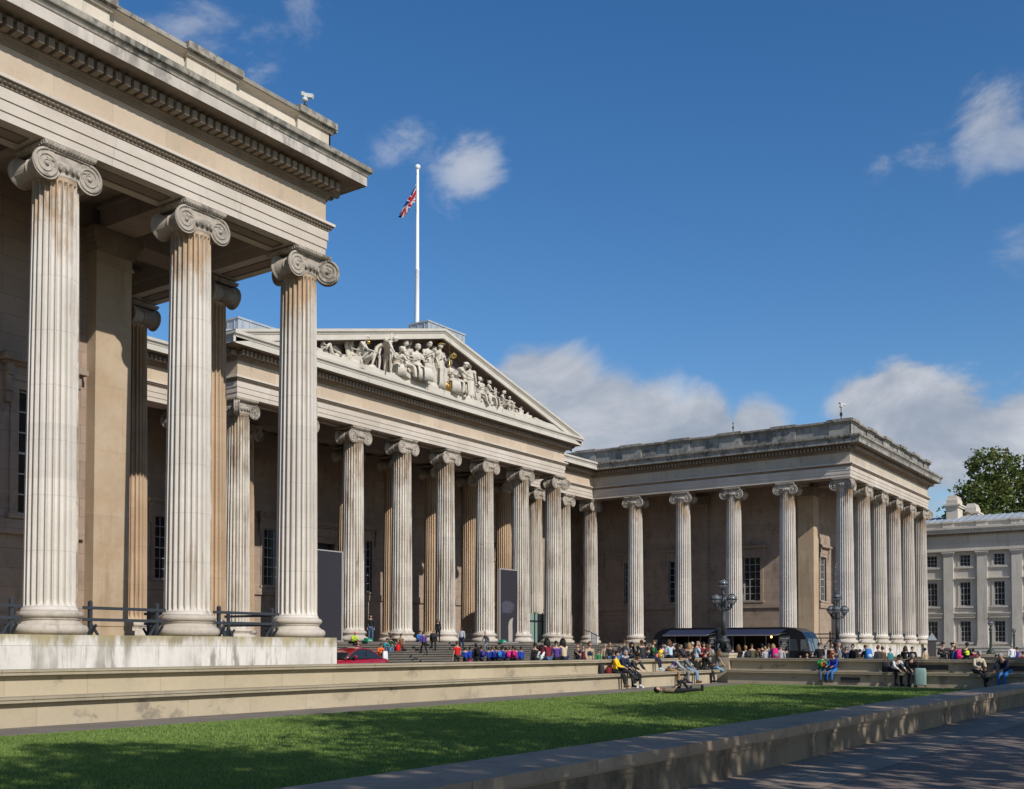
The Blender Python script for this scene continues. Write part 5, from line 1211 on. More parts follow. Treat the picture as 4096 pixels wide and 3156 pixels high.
def hair(J,kind):
    mb=MB(); hu=J['_hu']; M=hu.rotation_difference(UPV).inverted().to_matrix().to_4x4(); c=J['head']
    def h(p): return c+(M@Vector(p))
    n,m=14,9; R_=(.088,.107,.128)
    def cap(R_,front,low):
        vs=[];fs=[]; ids={}
        for i in range(m+1):
            ph=math.pi/2-(math.pi*.98)*i/m
            for q in range(n):
                a=2*math.pi*q/n; y=math.sin(a)
                zmin=low if y>-.35 else front
                z=max(R_[2]*math.sin(ph),zmin); kk=math.sqrt(max(0,1-(z/R_[2])**2)); x=R_[0]*kk*math.cos(a); yy=R_[1]*kk*math.sin(a)+.012
                sh=1+.03*math.sin(q*2.7+i*1.3); vs.append(h((x*sh,yy*sh,z)))
        for i in range(m):
            for q in range(n): q2=(q+1)%n; fs.append((i*n+q,i*n+q2,(i+1)*n+q2,(i+1)*n+q))
        mb.add(vs,fs,0,True)
    if kind=='short': cap(R_,.045,-.035)
    elif kind=='bob': cap((.096,.115,.132),.05,-.09)
    elif kind=='long':
        cap((.094,.112,.131),.05,-.07)
        r_=random.Random(5)
        for k in range(13):
            a=-.5+math.pi*(1.32)*k/12 - .15; x,y=math.cos(a)*.082,math.sin(a)*.092+.015
            p0=h((x,y,-.02)); L_=.30+.06*r_.random(); out=(p0-c); out.z=0; out=out.normalized()*.03
            mb.tube([h((x*.9,y*.9,.05)),p0+out*.3,p0+out*1.1+Vector((r_.uniform(-.01,.01),0,-L_*.5)),p0+out*.9+Vector((r_.uniform(-.02,.02),r_.uniform(-.01,.02),-L_))],[.026,.032,.030,.010],6)
    elif kind=='pony':
        cap(R_,.05,-.05); b=h((0,.115,.03)); mb.tube([b,b+Vector((0,.05,-.03)),b+Vector((0,.06,-.14)),b+Vector((0,.04,-.24))],[.03,.036,.03,.010],7)
    elif kind=='bun': cap(R_,.05,-.05); mb.ell(h((0,.10,.09)),(.045,.045,.045),8,6)
    elif kind=='bald': cap((.0800,.1000,.1195),.11,.03)
    elif kind=='cap':
        cap((.094,.113,.135),.055,.0); mb.prism([(.075*math.cos(a),-.09-.075*math.sin(a)) for a in [math.pi*k/8 for k in range(9)]],.052,.062,'z')
        k0=len(mb.v)-18
        for i in range(k0,len(mb.v)): mb.v[i]=tuple(h(mb.v[i]))
    elif kind=='peak':
        cap((.092,.110,.130),.055,.02); mb.lathe([(.10,.07),(.13,.10),(.125,.125),(.0,.135)],16,(0,.01,0)); k0=len(mb.v)-64
        for i in range(k0,len(mb.v)): mb.v[i]=tuple(h(mb.v[i]))
    return mb
PM={}; LIE=Matrix.Translation((0,0,.11))@Matrix.Rotation(R(-90),4,'X')
def pose_meshes(pose,fem):
    key=(pose,fem)
    if key in PM: return PM[key]
    P=POSES[pose]; J=joints(P); b=mesh_body(J,fem)
    if P['org']=='feet': dz=-min(J['ankL'].z,J['ankR'].z)+.095; off=Vector((0,0,dz))
    else: off=Vector((0,.0,.115))
    if P['org']=='lie': off=Vector((0,0,0))
    def fin(x,name,mats):
        me=x.mesh(name,mats) if isinstance(x,MB) else x
        if not isinstance(x,MB): me.materials.clear(); me.materials.append(mats)
        me.transform(Matrix.Translation(off))
        if P['org']=='lie': me.transform(LIE)
        return me
    dark=plain('eye_dark',(.02,.015,.012),.4); lip=plain('lip',(.30,.10,.08),.5)
    d={'body':fin(b,'person',[K('light'),dark,lip]),'J':J,'off':off}
    PM[key]=d; return d
def pm(pose,fem,what,fat=1.0):
    d=pose_meshes(pose,fem); k=(what,fat)
    if k in d: return d[k]
    J=d['J']
    if what in('top','tee','vest','trousers','robe'): me=cloth(J,what,fem,fat)
    elif what=='shoes': me=shoes(J).mesh('shoes',C('black'))
    else: me=hair(J,what).mesh('hair',H_('dark'))
    if len(me.materials)==0: me.materials.append(C('grey'))
    me.transform(Matrix.Translation(d['off']))
    if POSES[pose]['org']=='lie': me.transform(LIE)
    d[k]=me; return me
def slot(o,i,m): o.material_slots[i].link='OBJECT'; o.material_slots[i].material=m
def person(x,y,z,deg,pose,top,bottom,hr,label,scale=1.0,fem=False,sleeve='top',shoe='black',skin='light',group=None,vest=None,fat=1.06,skirt=False):
    """deg: compass-like heading, 0 = faces +X (east), 90 = faces north"""
    b=link('person',pose_meshes(pose,fem)['body'],None,(x,y,z),R(deg+90)); b.scale=(scale,)*3
    slot(b,0,K(skin)); tag(b,label,'person',group)
    def ch(name,me,m):
        o=link(name,me,b); slot(o,0,m); return o
    ch('jacket' if sleeve=='top' else 'shirt',pm(pose,fem,sleeve,fat),C(top)); ch('trousers' if not skirt else 'skirt',pm(pose,fem,'robe' if skirt else 'trousers'),C(bottom)); ch('shoes',pm(pose,fem,'shoes'),C(shoe))
    kind,hc=hr
    if kind in('cap','peak'): ch('hat',pm(pose,fem,kind),C(hc)); 
    else: ch('hair',pm(pose,fem,kind),H_(hc))
    if vest: ch('vest',pm(pose,fem,'vest'),C(vest))
    return b
def backpack(p,c,label,pocket=None,sc=1.0):
    """a bag on a person's back (its own thing)"""
    d=[v for v in PM.values() if v['body']==p.data][0]; J=d['J']; o=J['chest']+d['off']; up=(J['upper']-J['spine']).normalized(); s=p.scale[0]
    a=p.rotation_euler.z; bk=up.cross(Vector((1,0,0))); bk=bk if bk.y>0 else -bk
    q=(o+bk*.20)*s; M=Matrix.Rotation(a,3,'Z'); q=M@q
    b=empty('backpack',tuple(Vector(p.location)+q),0,label,'backpack'); b.rotation_euler=(math.atan2(-up.y,up.z),0,a); b.scale=(s*sc,)*3
    mb=MB(); n=12; vs=[];fs=[]
    prof=[(-.22,.10,.05),(-.21,.145,.085),(-.1,.155,.095),(.05,.15,.09),(.16,.13,.075),(.22,.08,.04)]
    for z,hw,hd in prof:
        for k in range(n):
            t=2*math.pi*k/n; cx=math.copysign(abs(math.cos(t))**.6,math.cos(t))*hw; cy=math.copysign(abs(math.sin(t))**.6,math.sin(t))*hd; vs.append((cx,cy,z))
    for i in range(len(prof)-1):
        for k in range(n): fs.append((i*n+k,i*n+(k+1)%n,(i+1)*n+(k+1)%n,(i+1)*n+k))
    fs+=[tuple(range(n-1,-1,-1)),tuple((len(prof)-1)*n+k for k in range(n))]; mb.add(vs,fs,0,True); mb.build('pack',C(c),b)
    mb=MB(); mb.ell((0,.09,-.09),(.11,.045,.08),10,6); mb.build('pocket',C(pocket or c),b)
    for s_ in (-1,1):
        mb=MB(); mb.tube([(s_*.10,-.07,.17),(s_*.12,-.20,.19),(s_*.12,-.34,.10),(s_*.13,-.30,-.08),(s_*.12,-.08,-.17)],.016,5); mb.build('strap',C(pocket or 'black'),b)
    return b
def bag(name,x,y,z,c,label,sx=.32,sy=.14,sz=.26,rz=0,handle=True,cat='bag'):
    b=empty(name,(x,y,z),rz,label,cat); mb=MB(); n=12; vs=[];fs=[]
    for zz,k1 in ((0,.92),(.03,1),(sz*.6,.98),(sz*.92,.85),(sz,.7)):
        for k in range(n):
            t=2*math.pi*k/n; vs.append((math.copysign(abs(math.cos(t))**.5,math.cos(t))*sx/2*k1,math.copysign(abs(math.sin(t))**.5,math.sin(t))*sy/2*k1,zz))
    for i in range(4):
        for k in range(n): fs.append((i*n+k,i*n+(k+1)%n,(i+1)*n+(k+1)%n,(i+1)*n+k))
    fs+=[tuple(range(n-1,-1,-1)),tuple(4*n+k for k in range(n))]; mb.add(vs,fs,0,True); mb.build('bag_body',C(c),b)
    if handle:
        mb=MB(); mb.tube([(-sx*.25,0,sz*.95),(-sx*.2,0,sz*1.35),(sx*.2,0,sz*1.35),(sx*.25,0,sz*.95)],.011,5); mb.build('handle',C(c if c!='white' else 'silver'),b)
    return b
# ---------------------------------------------------------------- who is where
def A(px,t): return at_t(px,t)
SN=20.13; SZ=-1.03; TZ=-.495
G1='people sitting on the sunny long bench wall'; G2='people sitting on the right hand bench wall'; G3='school children in line before the steps'; G4='group resting on the museum steps'; G5='crowd on the forecourt behind the long wall'; G6='crowd on the forecourt behind the right hand wall'
def sitS(px,pose,top,bot,hr,lab,sc=.93,hd=270,**k):
    x,y=at_N(px,SN,-.6); return person(x,y,SZ,hd,pose,top,bot,hr,lab,sc,group=G1,**k)
def sitW(px,pose,top,bot,hr,lab,sc=.93,hd=195,**k):
    x,y=at_E(px,46.25,-.6); return person(x,y,SZ,hd,pose,top,bot,hr,lab,sc,group=G2,**k)
def st(px,t,pose,hd,top,bot,hr,lab,sc=.96,g=G5,z=FZ,**k):
    x,y=at_t(px,t)
    if px<2860 and y<21.35: x,y=at_N(px,21.35+(t-47)*.12)
    return person(x,y,z,hd,pose,top,bot,hr,lab,sc,group=g,**k)
def ledge(px,hd,top,bot,hr,lab,sc=.84,pose='sit',**k):
    x,y=at_N(px,20.72,-.2); return person(x,y,TZ,hd,pose,top,bot,hr,lab,sc,group=G5,**k)
# long bench, lower seat
sitS(2459,'sit','yellow','black',('bun','dark'),'woman in a bright yellow jacket sitting on the bench with a red handbag',.92,285,fem=True,shoe='brown')
sitS(2489,'sit_cross','navy','charcoal',('short','grey'),'grey haired man in dark jacket sitting with crossed legs next to the yellow jacket',.97,262)
sitS(2524,'sit_hunch','charcoal','charcoal',('short','dark'),'dark haired man in dark tracksuit with white sneakers sitting on the bench',1.0,250,shoe='white')
sitS(2682,'sit_hunch','lightgrey','tan',('short','brown'),'boy in purple vest and tan trousers hunched forward on the bench',.86,300,vest='purple')
sitS(2718,'sit_hunch','grey','grey',('short','dark'),'boy in grey top leaning on his knees beside the purple vest boy',.92,300,shoe='navy')
sitS(2753,'sit_camera','black','lightdenim',('long','dark'),'woman in striped top and black cardigan looking at her phone on the bench',.93,290,fem=True,vest='white',shoe='brown')
sitS(2817,'sit','black','charcoal',('short','dark'),'man in black hoodie looking back over the wall while sitting on the bench',.97,320,shoe='black')
sitS(2866,'sit_legs_out','grey','lightdenim',('long','chestnut'),'long haired woman in light jeans with legs stretched out from the bench',.95,305,fem=True,sleeve='tee',shoe='navy')
sitS(2901,'sit_hunch','black','denim',('bob','blond'),'fair haired boy in black jacket bending forward at the bench end',.86,300)
# on the top ledge
x,y=at_N(2608,20.46,-.2); person(x,y,TZ,275,'sit','darkgreen','navy',('bob','chestnut'),'child in black and green jacket sitting high on the wall with blue sneakers',.83,group=G5,vest='green',shoe='paleblue')
ledge(2193,62,'burgundy','denim',('long','dark'),'long haired person in burgundy hoodie sitting on the wall with back to us',.86,fem=True,fat=1.12)
ledge(2227,50,'purple','black',('short','dark'),'person in purple jacket sitting on the wall right of the burgundy hoodie',.76)
ledge(2257,70,'cream','navy',('long','dark'),'long dark haired woman in cream sweater sitting on the wall',.86,fem=True)
b=ledge(2499,40,'grey','paleblue',('short','brown'),'boy in grey hoodie with small backpack sitting on the wall behind the bench group',.84); backpack(b,'charcoal','dark backpack on the boy in the grey hoodie',sc=.8)
ledge(2571,60,'charcoal','navy',('pony','chestnut'),'woman with ponytail in dark cardigan sitting on the wall facing away',.84,fem=True)
ledge(2682,70,'paleblue','black',('long','chestnut'),'long haired woman in pale blue coat sitting on the wall',.86,fem=True)
ledge(2738,75,'charcoal','black',('long','dark'),'dark long haired woman bending down on the wall behind the bench',.84,pose='sit_hunch',fem=True,sleeve='tee')
# behind the long wall
st(2141,47,'stand',80,'black','black',('short','dark'),'person in long black leather coat standing left of the burgundy hoodie',.93)
st(2152,48.5,'stand',20,'green','charcoal',('bob','dark'),'small woman in green jacket partly behind the black leather coat',.86,fem=True)
st(2170,46,'stand_phone',60,'white','denim',('long','dark'),'woman in white top standing between the leather coat and burgundy hoodie',.88,fem=True)
b=st(2312,50,'stand_arm',170,'charcoal','black',('short','brown'),'man in dark t-shirt with shoulder bag reaching out to the left',.92,sleeve='tee')
st(2334,54,'stand',190,'burgundy','black',('bob','brown'),'woman in dark red top behind the man in the dark t-shirt',.88,fem=True)
st(2356,46,'walk',235,'beige','navy',('bob','chestnut'),'man in beige jacket and blue shirt walking toward the camera',.98,vest='navy')
st(2395,64,'stand',225,'green','black',('short','dark'),'small child in green top standing in front of the dark stair block',.72)
st(2440,60,'stand_arm',215,'charcoal','denim',('bald','bald'),'man with patterned white sleeve standing in front of the pale plinth',.96,skin='tan')
st(2458,58,'stand',215,'navy','navy',('bob','chestnut'),'small child in dark blue next to the man with the patterned sleeve',.70)
b=st(2474,57,'stand',60,'blue','denim',('short','brown'),'child in blue jacket seen from behind near the pale plinth',.80)
st(2524,47,'stand_phone',225,'charcoal','denim',('long','dark'),'woman with long dark hair and sunglasses holding her phone to her face',.95,fem=True)
st(2551,55,'stand',60,'brown','black',('bob','dark'),'person in brown jacket standing left of the ponytail woman',.86)
st(2580,56,'stand_phone',230,'black','black',('short','dark'),'tall man in black standing behind the ponytail woman',.99,skin='dark')
st(2594,50,'stand',30,'charcoal','black',('bob','chestnut'),'child with brown hair standing behind the green jacket child',.86)
st(2622,47,'stand_phone',150,'pink','black',('long','ginger'),'girl in pink jacket with ginger hair behind the wall',.84,fem=True)
b=st(2640,52,'stand',40,'burgundy','black',('short','dark'),'boy in dark red jacket carrying a yellow backpack',.88); backpack(b,'yellow','yellow backpack worn by the boy in dark red')
st(2660,58,'stand',70,'grey','charcoal',('short','grey'),'grey haired person in front of the left food van cab',.9)
b=st(2668,50,'stand',200,'lightgrey','denim',('short','brown'),'person in light grey jacket near the left food van',.84)
st(2706,56,'stand',60,'black','black',('cap','white'),'person in black with a white cap queueing at the left food van',.93)
st(2742,60,'stand',50,'darkred','black',('long','dark'),'dark haired woman in red queueing at the left food van hatch',.96,fem=True)
st(2757,51,'stand_phone',30,'beige','brown',('long','blond'),'woman with long straight blond hair in front of the left food van',.95,fem=True)
st(2770,55,'stand',70,'olive','black',('cap','silver'),'man in grey beanie in front of the left food van',.97)
st(2784,47,'stand_phone',330,'paleblue','denim',('bald','bald'),'balding man in pale blue t-shirt looking down behind the wall',.99,sleeve='tee')
st(2800,53,'stand',150,'red','navy',('short','dark'),'man in red shirt facing the man in pale blue',.98)
st(2817,47,'stand_phone',40,'darkred','navy',('cap','charcoal'),'broad man in navy vest over red sleeves with a dark cap',.96,vest='navy',fat=1.15)
st(2840,51,'stand_arm',170,'lightgrey','beige',('short','dark'),'dark haired person in striped grey top left of the lamp pedestal',.93,skin='tan')
# steps visitors
yf=NC-(.34+HW)
def stepz(N): k=max(0,math.ceil((yf-N)/.36)); return Z0-(Z0-FZ)/12*k
def onstep(px,N,pose,hd,top,bot,hr,lab,sc=.92,**k):
    x,y=at_N(px,N,stepz(N)); return person(x,y,stepz(N)+k.pop('dz',0),hd,pose,top,bot,hr,lab,sc,group=G4,**k)
onstep(1410,45.5,'sit_step',260,'lime','black',('cap','pink'),'person with pink hat and scarf sitting by the column base above the red car',.86)
onstep(1430,44.0,'sit_step',230,'burgundy','black',('short','blond'),'fair haired person in dark red sitting on the steps just above the car roof',.84)
onstep(1483,46.3,'stand',225,'black','denim',('short','dark'),'person in black top and blue jeans standing on the platform beside the column',.97)
onstep(1519,43.6,'sit_step',240,'orange','charcoal',('bob','dark'),'person in orange striped jacket sitting lowest in the steps group',.88)
onstep(1537,44.4,'sit_step',260,'teal','denim',('short','dark'),'person in teal jacket sitting in the middle of the steps group',.90)
onstep(1556,44.8,'sit_step',250,'darkgreen','lightdenim',('short','brown'),'person in green jacket with light jeans in the steps group',.90)
onstep(1571,45.3,'sit_step',235,'black','khaki',('short','dark'),'dark haired man in black sweater and khaki trousers sitting on the steps',.93)
onstep(1598,45.2,'sit_step',240,'khaki','lightdenim',('short','dark'),'man in brown t-shirt reading at the right of the steps group',.93,sleeve='tee')
onstep(1617,44.6,'sit_step',150,'brown','black',('long','ginger'),'long haired girl sitting on the steps beside the red bag',.80,fem=True)
onstep(1695,43.9,'walk',60,'purple','black',('bob','brown'),'person in purple blue top and black trousers climbing the middle of the steps',.90)
onstep(1672,46.2,'sit_step',250,'blue','denim',('short','dark'),'person in blue sitting on the platform between two columns',.88)
onstep(1735,44.6,'bend',40,'charcoal','black',('short','dark'),'person in dark jacket bending over on the upper steps',.97)
onstep(1752,45.9,'stand',220,'black','black',('long','dark'),'person in black with a red bag at the foot of the fourth visible column',.88,fem=True)
onstep(1949,43.9,'climb',165,'grey','grey',('bald','grey'),'man in grey suit walking up the steps in profile',.97)
onstep(1846,44.4,'stand',220,'lightgrey','navy',('short','dark'),'dark skinned person in pale scarf standing on the steps behind the red shirt man',.93,skin='dark')
bag('red_bag',*at_N(1592,44.3,-.3),stepz(44.3),'red','red backpack standing on the steps before the reading man',.34,.24,.42)
bag('paper_bag',*at_N(1541,43.0,-.5),stepz(43.0),'white','white paper carrier bag on the lower steps of the resting group',.42,.18,.60)
bag('shoulder_bag',*at_N(1500,43.4,-.5),stepz(43.4),'black','black bag left of the person in orange stripes on the steps',.4,.2,.2)
# school line
st(1829,61,'stand',70,'red','charcoal',('short','brown'),'man in red polo shirt and dark trousers standing at the left end of the children',1.0,g=None,sleeve='tee')
kids=[(1862,62,'royal','charcoal','dark','light'),(1880,64,'royal','charcoal','dark','dark'),(1926,62.5,'royal','charcoal','dark','tan'),(1956,63,'royal','black','dark','tan'),(1969,61.5,'royal','black','brown','light'),(1985,64,'royal','charcoal','dark','tan'),(1993,61,'royal','black','brown','light'),(2005,64.5,'charcoal','black','dark','dark'),(2013,62,'royal','charcoal','dark','tan'),(2027,61,'royal','charcoal','dark','light'),(2040,64,'royal','charcoal','chestnut','light'),(2053,61.5,'magenta','charcoal','dark','tan'),(2066,63.5,'purple','charcoal','brown','light'),(2085,61,'royal','charcoal','dark','tan')]
klab=['first school child in blue from the left beside the red shirt man','school child in blue carrying a pink bag','school child in blue with lilac backpack straps right of the adult in black','school child in blue directly left of the bare headed pair','school child in blue in the middle of the line with a black shoulder bag','taller school child in blue half hidden behind the bright blue backpack','school child wearing the bright blue backpack','school child in dark coat between two blue jumpers','school child in blue left of the hot pink backpack','school child wearing the hot pink backpack','school child in blue with brown hair right of the hot pink backpack','school child in a hot pink jacket','school child in purple behind the pink jacket','last school child in blue standing alone at the right end']
for i,(px,t,a,b_,h_,sk) in enumerate(kids):
    p=st(px,t,'stand' if i%3 else 'stand_phone',70+ (i*37)%50-25,a,b_,('short' if i%3 else 'bob',h_),klab[i],.82+.015*(i%3),g=G3,skin=sk)
    if i==6: backpack(p,'blue','bright blue backpack on a school child',sc=.95)
    if i==9: backpack(p,'magenta','hot pink backpack on a school child',sc=1.0)
    if i==2: backpack(p,'purple','lilac backpack on a school child',sc=.85)
    if i==11: backpack(p,'magenta','pink backpack on the child in the pink jacket',sc=.85)
p=st(1904,61,'stand',75,'black','black',('bob','dark'),'adult in black with a dark backpack standing among the school children',.93,g=None,skin='dark'); backpack(p,'black','black backpack on the adult among the school children')
x,y=at_t(1882,60.5); bag('pink_bag',x,y,FZ+.45,'magenta','small pink bag held by a school child',.30,.12,.26)
x,y=at_t(1845,60); bag('orange_bag',x,y,FZ+.3,'orange','orange bag held low by the man in red',.30,.12,.34)
x,y=at_t(1962,60.3); bag('black_bag',x,y,FZ+.4,'charcoal','black shoulder bag hanging beside a school child',.36,.16,.28)
x,y=at_t(1918,60.3); bag('tan_bag',x,y,FZ+.25,'tan','tan bag held beside the adult in black',.28,.14,.34)
# right hand forecourt, behind the right bench wall
st(2953,52,'stand_arm',20,'black','black',('long','chestnut'),'woman in black dress with long brown hair right of the lamp pedestal',.90,g=G6,fem=True,sleeve='tee')
p=st(2982,52.5,'stand',60,'white','charcoal',('bob','blond'),'blond person in white and grey top holding a drink beside the woman in black',.87,g=G6); backpack(p,'charcoal','grey backpack on the blond person in white',sc=.9)
st(3032,52,'stand_phone',215,'charcoal','black',('long','ginger'),'girl with long reddish hair facing us in front of the right food van',.80,g=G6,fem=True)
st(3060,56,'stand',50,'lightgrey','black',('short','blond'),'fair person in grey left of the magenta backpack',.85,g=G6)
p=st(3092,52,'stand',50,'blue','navy',('long','blond'),'woman in blue jacket with a large magenta backpack at the right food van',.92,g=G6,fem=True); backpack(p,'magenta','large magenta and grey hiking backpack at the right food van','grey',1.25)
st(3122,53,'stand',20,'lightgrey','grey',('cap','charcoal'),'young man with cap in grey top before the menu board of the right van',.90,g=G6)
st(3200,51.5,'stand',210,'white','black',('short','brown'),'small child in white top before the right van cab',.62,g=G6)
st(3228,51.5,'stand',170,'navy','black',('short','blond'),'small fair child in navy beside the child in white',.66,g=G6)
st(3249,52,'stand',190,'black','black',('cap','charcoal'),'child in dark jacket beside the man in black leather',.72,g=G6)
st(3280,50,'stand_phone',40,'black','black',('short','brown'),'man in black leather jacket seen from behind right of the van',.96,g=G6,fat=1.15)
st(3325,51.5,'stand',225,'charcoal','grey',('pony','chestnut'),'woman with sunglasses and bright orange scarf facing us',.94,g=G6,fem=True,vest='orange')
st(3356,51,'stand_arm',100,'grey','silver',('bald','bald'),'bald man in grey t-shirt beside the orange scarf woman',.95,g=G6,sleeve='tee')
p=st(3412,53,'stand',150,'black','black',('short','dark'),'man in black jacket with black backpack in front of the pale plinth',.92,g=G6); backpack(p,'black','black backpack on the man before the pale plinth')
p=st(3466,51,'stand_phone',50,'navy','paleblue',('short','brown'),'person bent over with large sky blue backpack before the plinth',.90,g=G6); backpack(p,'blue','large sky blue backpack before the plinth','paleblue',1.25)
st(3512,51,'stand',60,'charcoal','black',('bun','ginger'),'woman with ginger bun in a dark cape before the plinth',.88,g=G6,fem=True,fat=1.25)
st(3530,54,'stand',60,'brown','black',('bob','chestnut'),'brown haired person beside the woman in the dark cape',.86,g=G6)
st(3618,55,'stand_phone',350,'black','black',('long','brown'),'long haired woman in black talking beside the last columns',.88,g=G6,fem=True)
st(3649,55.5,'stand_phone',190,'black','black',('pony','dark'),'woman with dark ponytail in black facing her long haired friend',.86,g=G6,fem=True)
st(3772,52.5,'stand_phone',195,'charcoal','charcoal',('short','dark'),'man in dark grey suit raising his phone',.99,g=G6)
st(3808,55,'stand',225,'black','black',('peak','black'),'uniformed officer with black peaked cap beside the hi-viz man',.96,g=G6)
p=st(3824,53,'stand',55,'blue','grey',('short','blond'),'fair person with round magenta backpack between officer and hi-viz man',.89,g=G6); backpack(p,'magenta','round magenta backpack beside the officer','magenta',1.2)
st(3864,52,'stand_phone',215,'black','black',('cap','black'),'man in black hat and yellow hi-viz vest with folded hands',.97,g=G6,vest='hiviz')
st(4046,70,'stand',30,'white','paleblue',('short','grey'),'grey haired man in white shirt near the right edge',.95,g=G6)
st(4068,72,'stand',70,'purple','black',('short','dark'),'boy in dark purple beside the man in white shirt',.85,g=G6)
x,y=at_t(4090,56); person(x,y,FZ,250,'stand','red','black',('short','dark'),'person in bright red jacket low at the right edge of the picture',.72,group=G6)
x,y=at_t(4000,60); person(x,y,-1.05,160,'sit_hunch','paleblue','denim',('short','dark'),'person in pale blue sitting bent behind the old men',.85,group=G6)
# fuller background crowd
for px,t,po,hd,a,b_,h_,lab,sc in (
 (2420,63,'stand',210,'beige','black',('short','grey'),'grey haired person in beige standing far back right of the green child',.92),
 (2510,60,'stand',40,'teal','navy',('bob','blond'),'blond person in teal standing behind the woman with sunglasses',.88),
 (2538,62,'stand_phone',120,'red','black',('short','dark'),'person in red standing far back left of the ponytail woman',.9),
 (2651,61,'stand',220,'white','denim',('short','brown'),'person in white standing far back beside the yellow backpack',.93),
 (2694,59,'stand_arm',200,'olive','black',('short','dark'),'man in olive green standing behind the pale blue coat',.97),
 (2724,62,'stand',30,'navy','black',('bob','blond'),'fair person in navy standing close to the left van awning',.9),
 (2792,60,'stand',40,'grey','navy',('short','grey'),'grey haired man in grey waiting between the two men in blue and red',.98),
 (2829,61,'stand',70,'charcoal','black',('long','brown'),'long haired person in charcoal near the menu board of the left van',.93),
 (2930,56,'stand',60,'purple','black',('short','dark'),'person in purple just right of the lamp base',.86),
 (3008,57,'stand_phone',30,'olive','black',('short','brown'),'person in olive jacket at the hatch of the right van',.93),
 (3048,58,'stand',40,'black','black',('bob','dark'),'dark haired person in black at the hatch behind the reddish haired girl',.93),
 (3074,58,'stand',20,'cream','brown',('short','brown'),'person in cream leaning to the hatch of the right van',.94),
 (3146,55,'stand_arm',80,'black','charcoal',('bob','dark'),'person in black standing under the menu board of the right van',.84),
 (3300,54,'stand',220,'lightgrey','black',('short','dark'),'person in light grey behind the black leather jacket',.88),
 (3385,56,'stand',200,'navy','black',('bob','brown'),'person in navy between the bald man and the black jacket man',.84),
 (3440,55,'stand',80,'brown','black',('short','dark'),'small person in brown left of the sky blue backpack',.78),
 (3560,57,'stand',250,'teal','black',('short','grey'),'grey haired person in teal before the pale plinth corner',.82),
 (3700,57,'stand',60,'beige','black',('short','dark'),'person in beige right of the ponytail friends',.82),
 (3892,58,'stand',40,'burgundy','black',('bob','dark'),'person in burgundy right of the hi-viz man',.80)):
    st(px,t,po,hd,a,b_,h_,lab,sc,g=G6 if px>2860 else G5)
# right bench sitters
sitW(3287,'sit_camera','green','denim',('short','brown'),'boy in green and black jacket holding a red packet on the right bench',.80,205,vest='lime')
p=sitW(3337,'sit','royal','blue',('short','brown'),'boy in royal blue jacket sitting beside the green jacket boy',.84,165); backpack(p,'navy','navy backpack on the boy in royal blue','lime',.8)
sitW(3574,'sit_hunch','white','black',('bob','dark'),'dark haired woman in white and grey sweater sitting on the right bench',.95,225,fem=True)
sitW(3632,'sit_hunch','black','charcoal',('short','grey'),'man in black jacket sitting beside the green suitcase',1.0,215,fat=1.12)
sitW(3910,'sit_cross','cream','charcoal',('short','grey'),'old bearded man in beige jacket with crossed arms on the right bench',.98,215,vest='charcoal')
sitW(4026,'sit_hunch','navy','blue',('short','grey'),'old man in navy jacket and blue jeans at the end of the right bench',1.05,165,fat=1.1,shoe='white')
x,y=at_E(3682,45.7,-1.5)
sc_=empty('suitcase',(x,y,GZ),R(100),'grey green wheeled suitcase with raised handle standing by the right bench','suitcase')
mb=MB(); n=16; vs=[];fs=[]
for zz,k1 in ((.06,.9),(.10,1),(.55,1),(.70,.96),(.76,.8)):
    for k in range(n):
        t=2*math.pi*k/n; vs.append((math.copysign(abs(math.cos(t))**.45,math.cos(t))*.23*k1,math.copysign(abs(math.sin(t))**.45,math.sin(t))*.15*k1,zz))
for i in range(4):
    for k in range(n): fs.append((i*n+k,i*n+(k+1)%n,(i+1)*n+(k+1)%n,(i+1)*n+k))
fs+=[tuple(range(n-1,-1,-1)),tuple(4*n+k for k in range(n))]; mb.add(vs,fs,0,True); mb.ell((0,-.14,.3),(.17,.05,.18),10,6); mb.tube([(-.2,-.13,.5),(.2,-.13,.5)],.02,6); mb.build('case',C('minty'),sc_)
mb=MB(); mb.tube([(-.1,.1,.72),(-.1,.1,1.1),(.1,.1,1.1),(.1,.1,.72)],.012,6); mb.build('handle',C('black'),sc_)
for s_ in (-1,1): mb=MB(); M=Matrix.Translation((s_*.19,.06,.05))@Matrix.Rotation(R(90),4,'Y'); mb.lathe([(0,-.02),(.05,-.02),(.05,.02),(0,.02)],12,M=M); mb.build('wheel',C('black'),sc_)
x,y=at_N(2437,20.25,-.9); bag('handbag',x,y,SZ,'darkred','dark red leather handbag on the bench beside the yellow jacket',.38,.16,.24)
x,y=at_N(2407,20.3,-.9); bag('rucksack',x,y,SZ,'charcoal','dark rucksack left alone on the bench, leftmost of the bags',.22,.16,.36)
x,y=at_N(2785,20.2,-.9); bag('tote_bag',x,y,SZ,'black','black tote bag on the bench right of the striped top woman',.34,.16,.34)
x,y=at_E(3545,46.3,-.9); bag('rucksack',x,y,SZ,'charcoal','dark rucksack on the right bench left of the white sweater woman',.34,.2,.42,R(90))
x,y=at_E(3295,46.02,-.9); bag('snack_packet',x,y,SZ+.22,'red','red snack packet held by the boy in green',.14,.08,.17,handle=False,cat='packet')
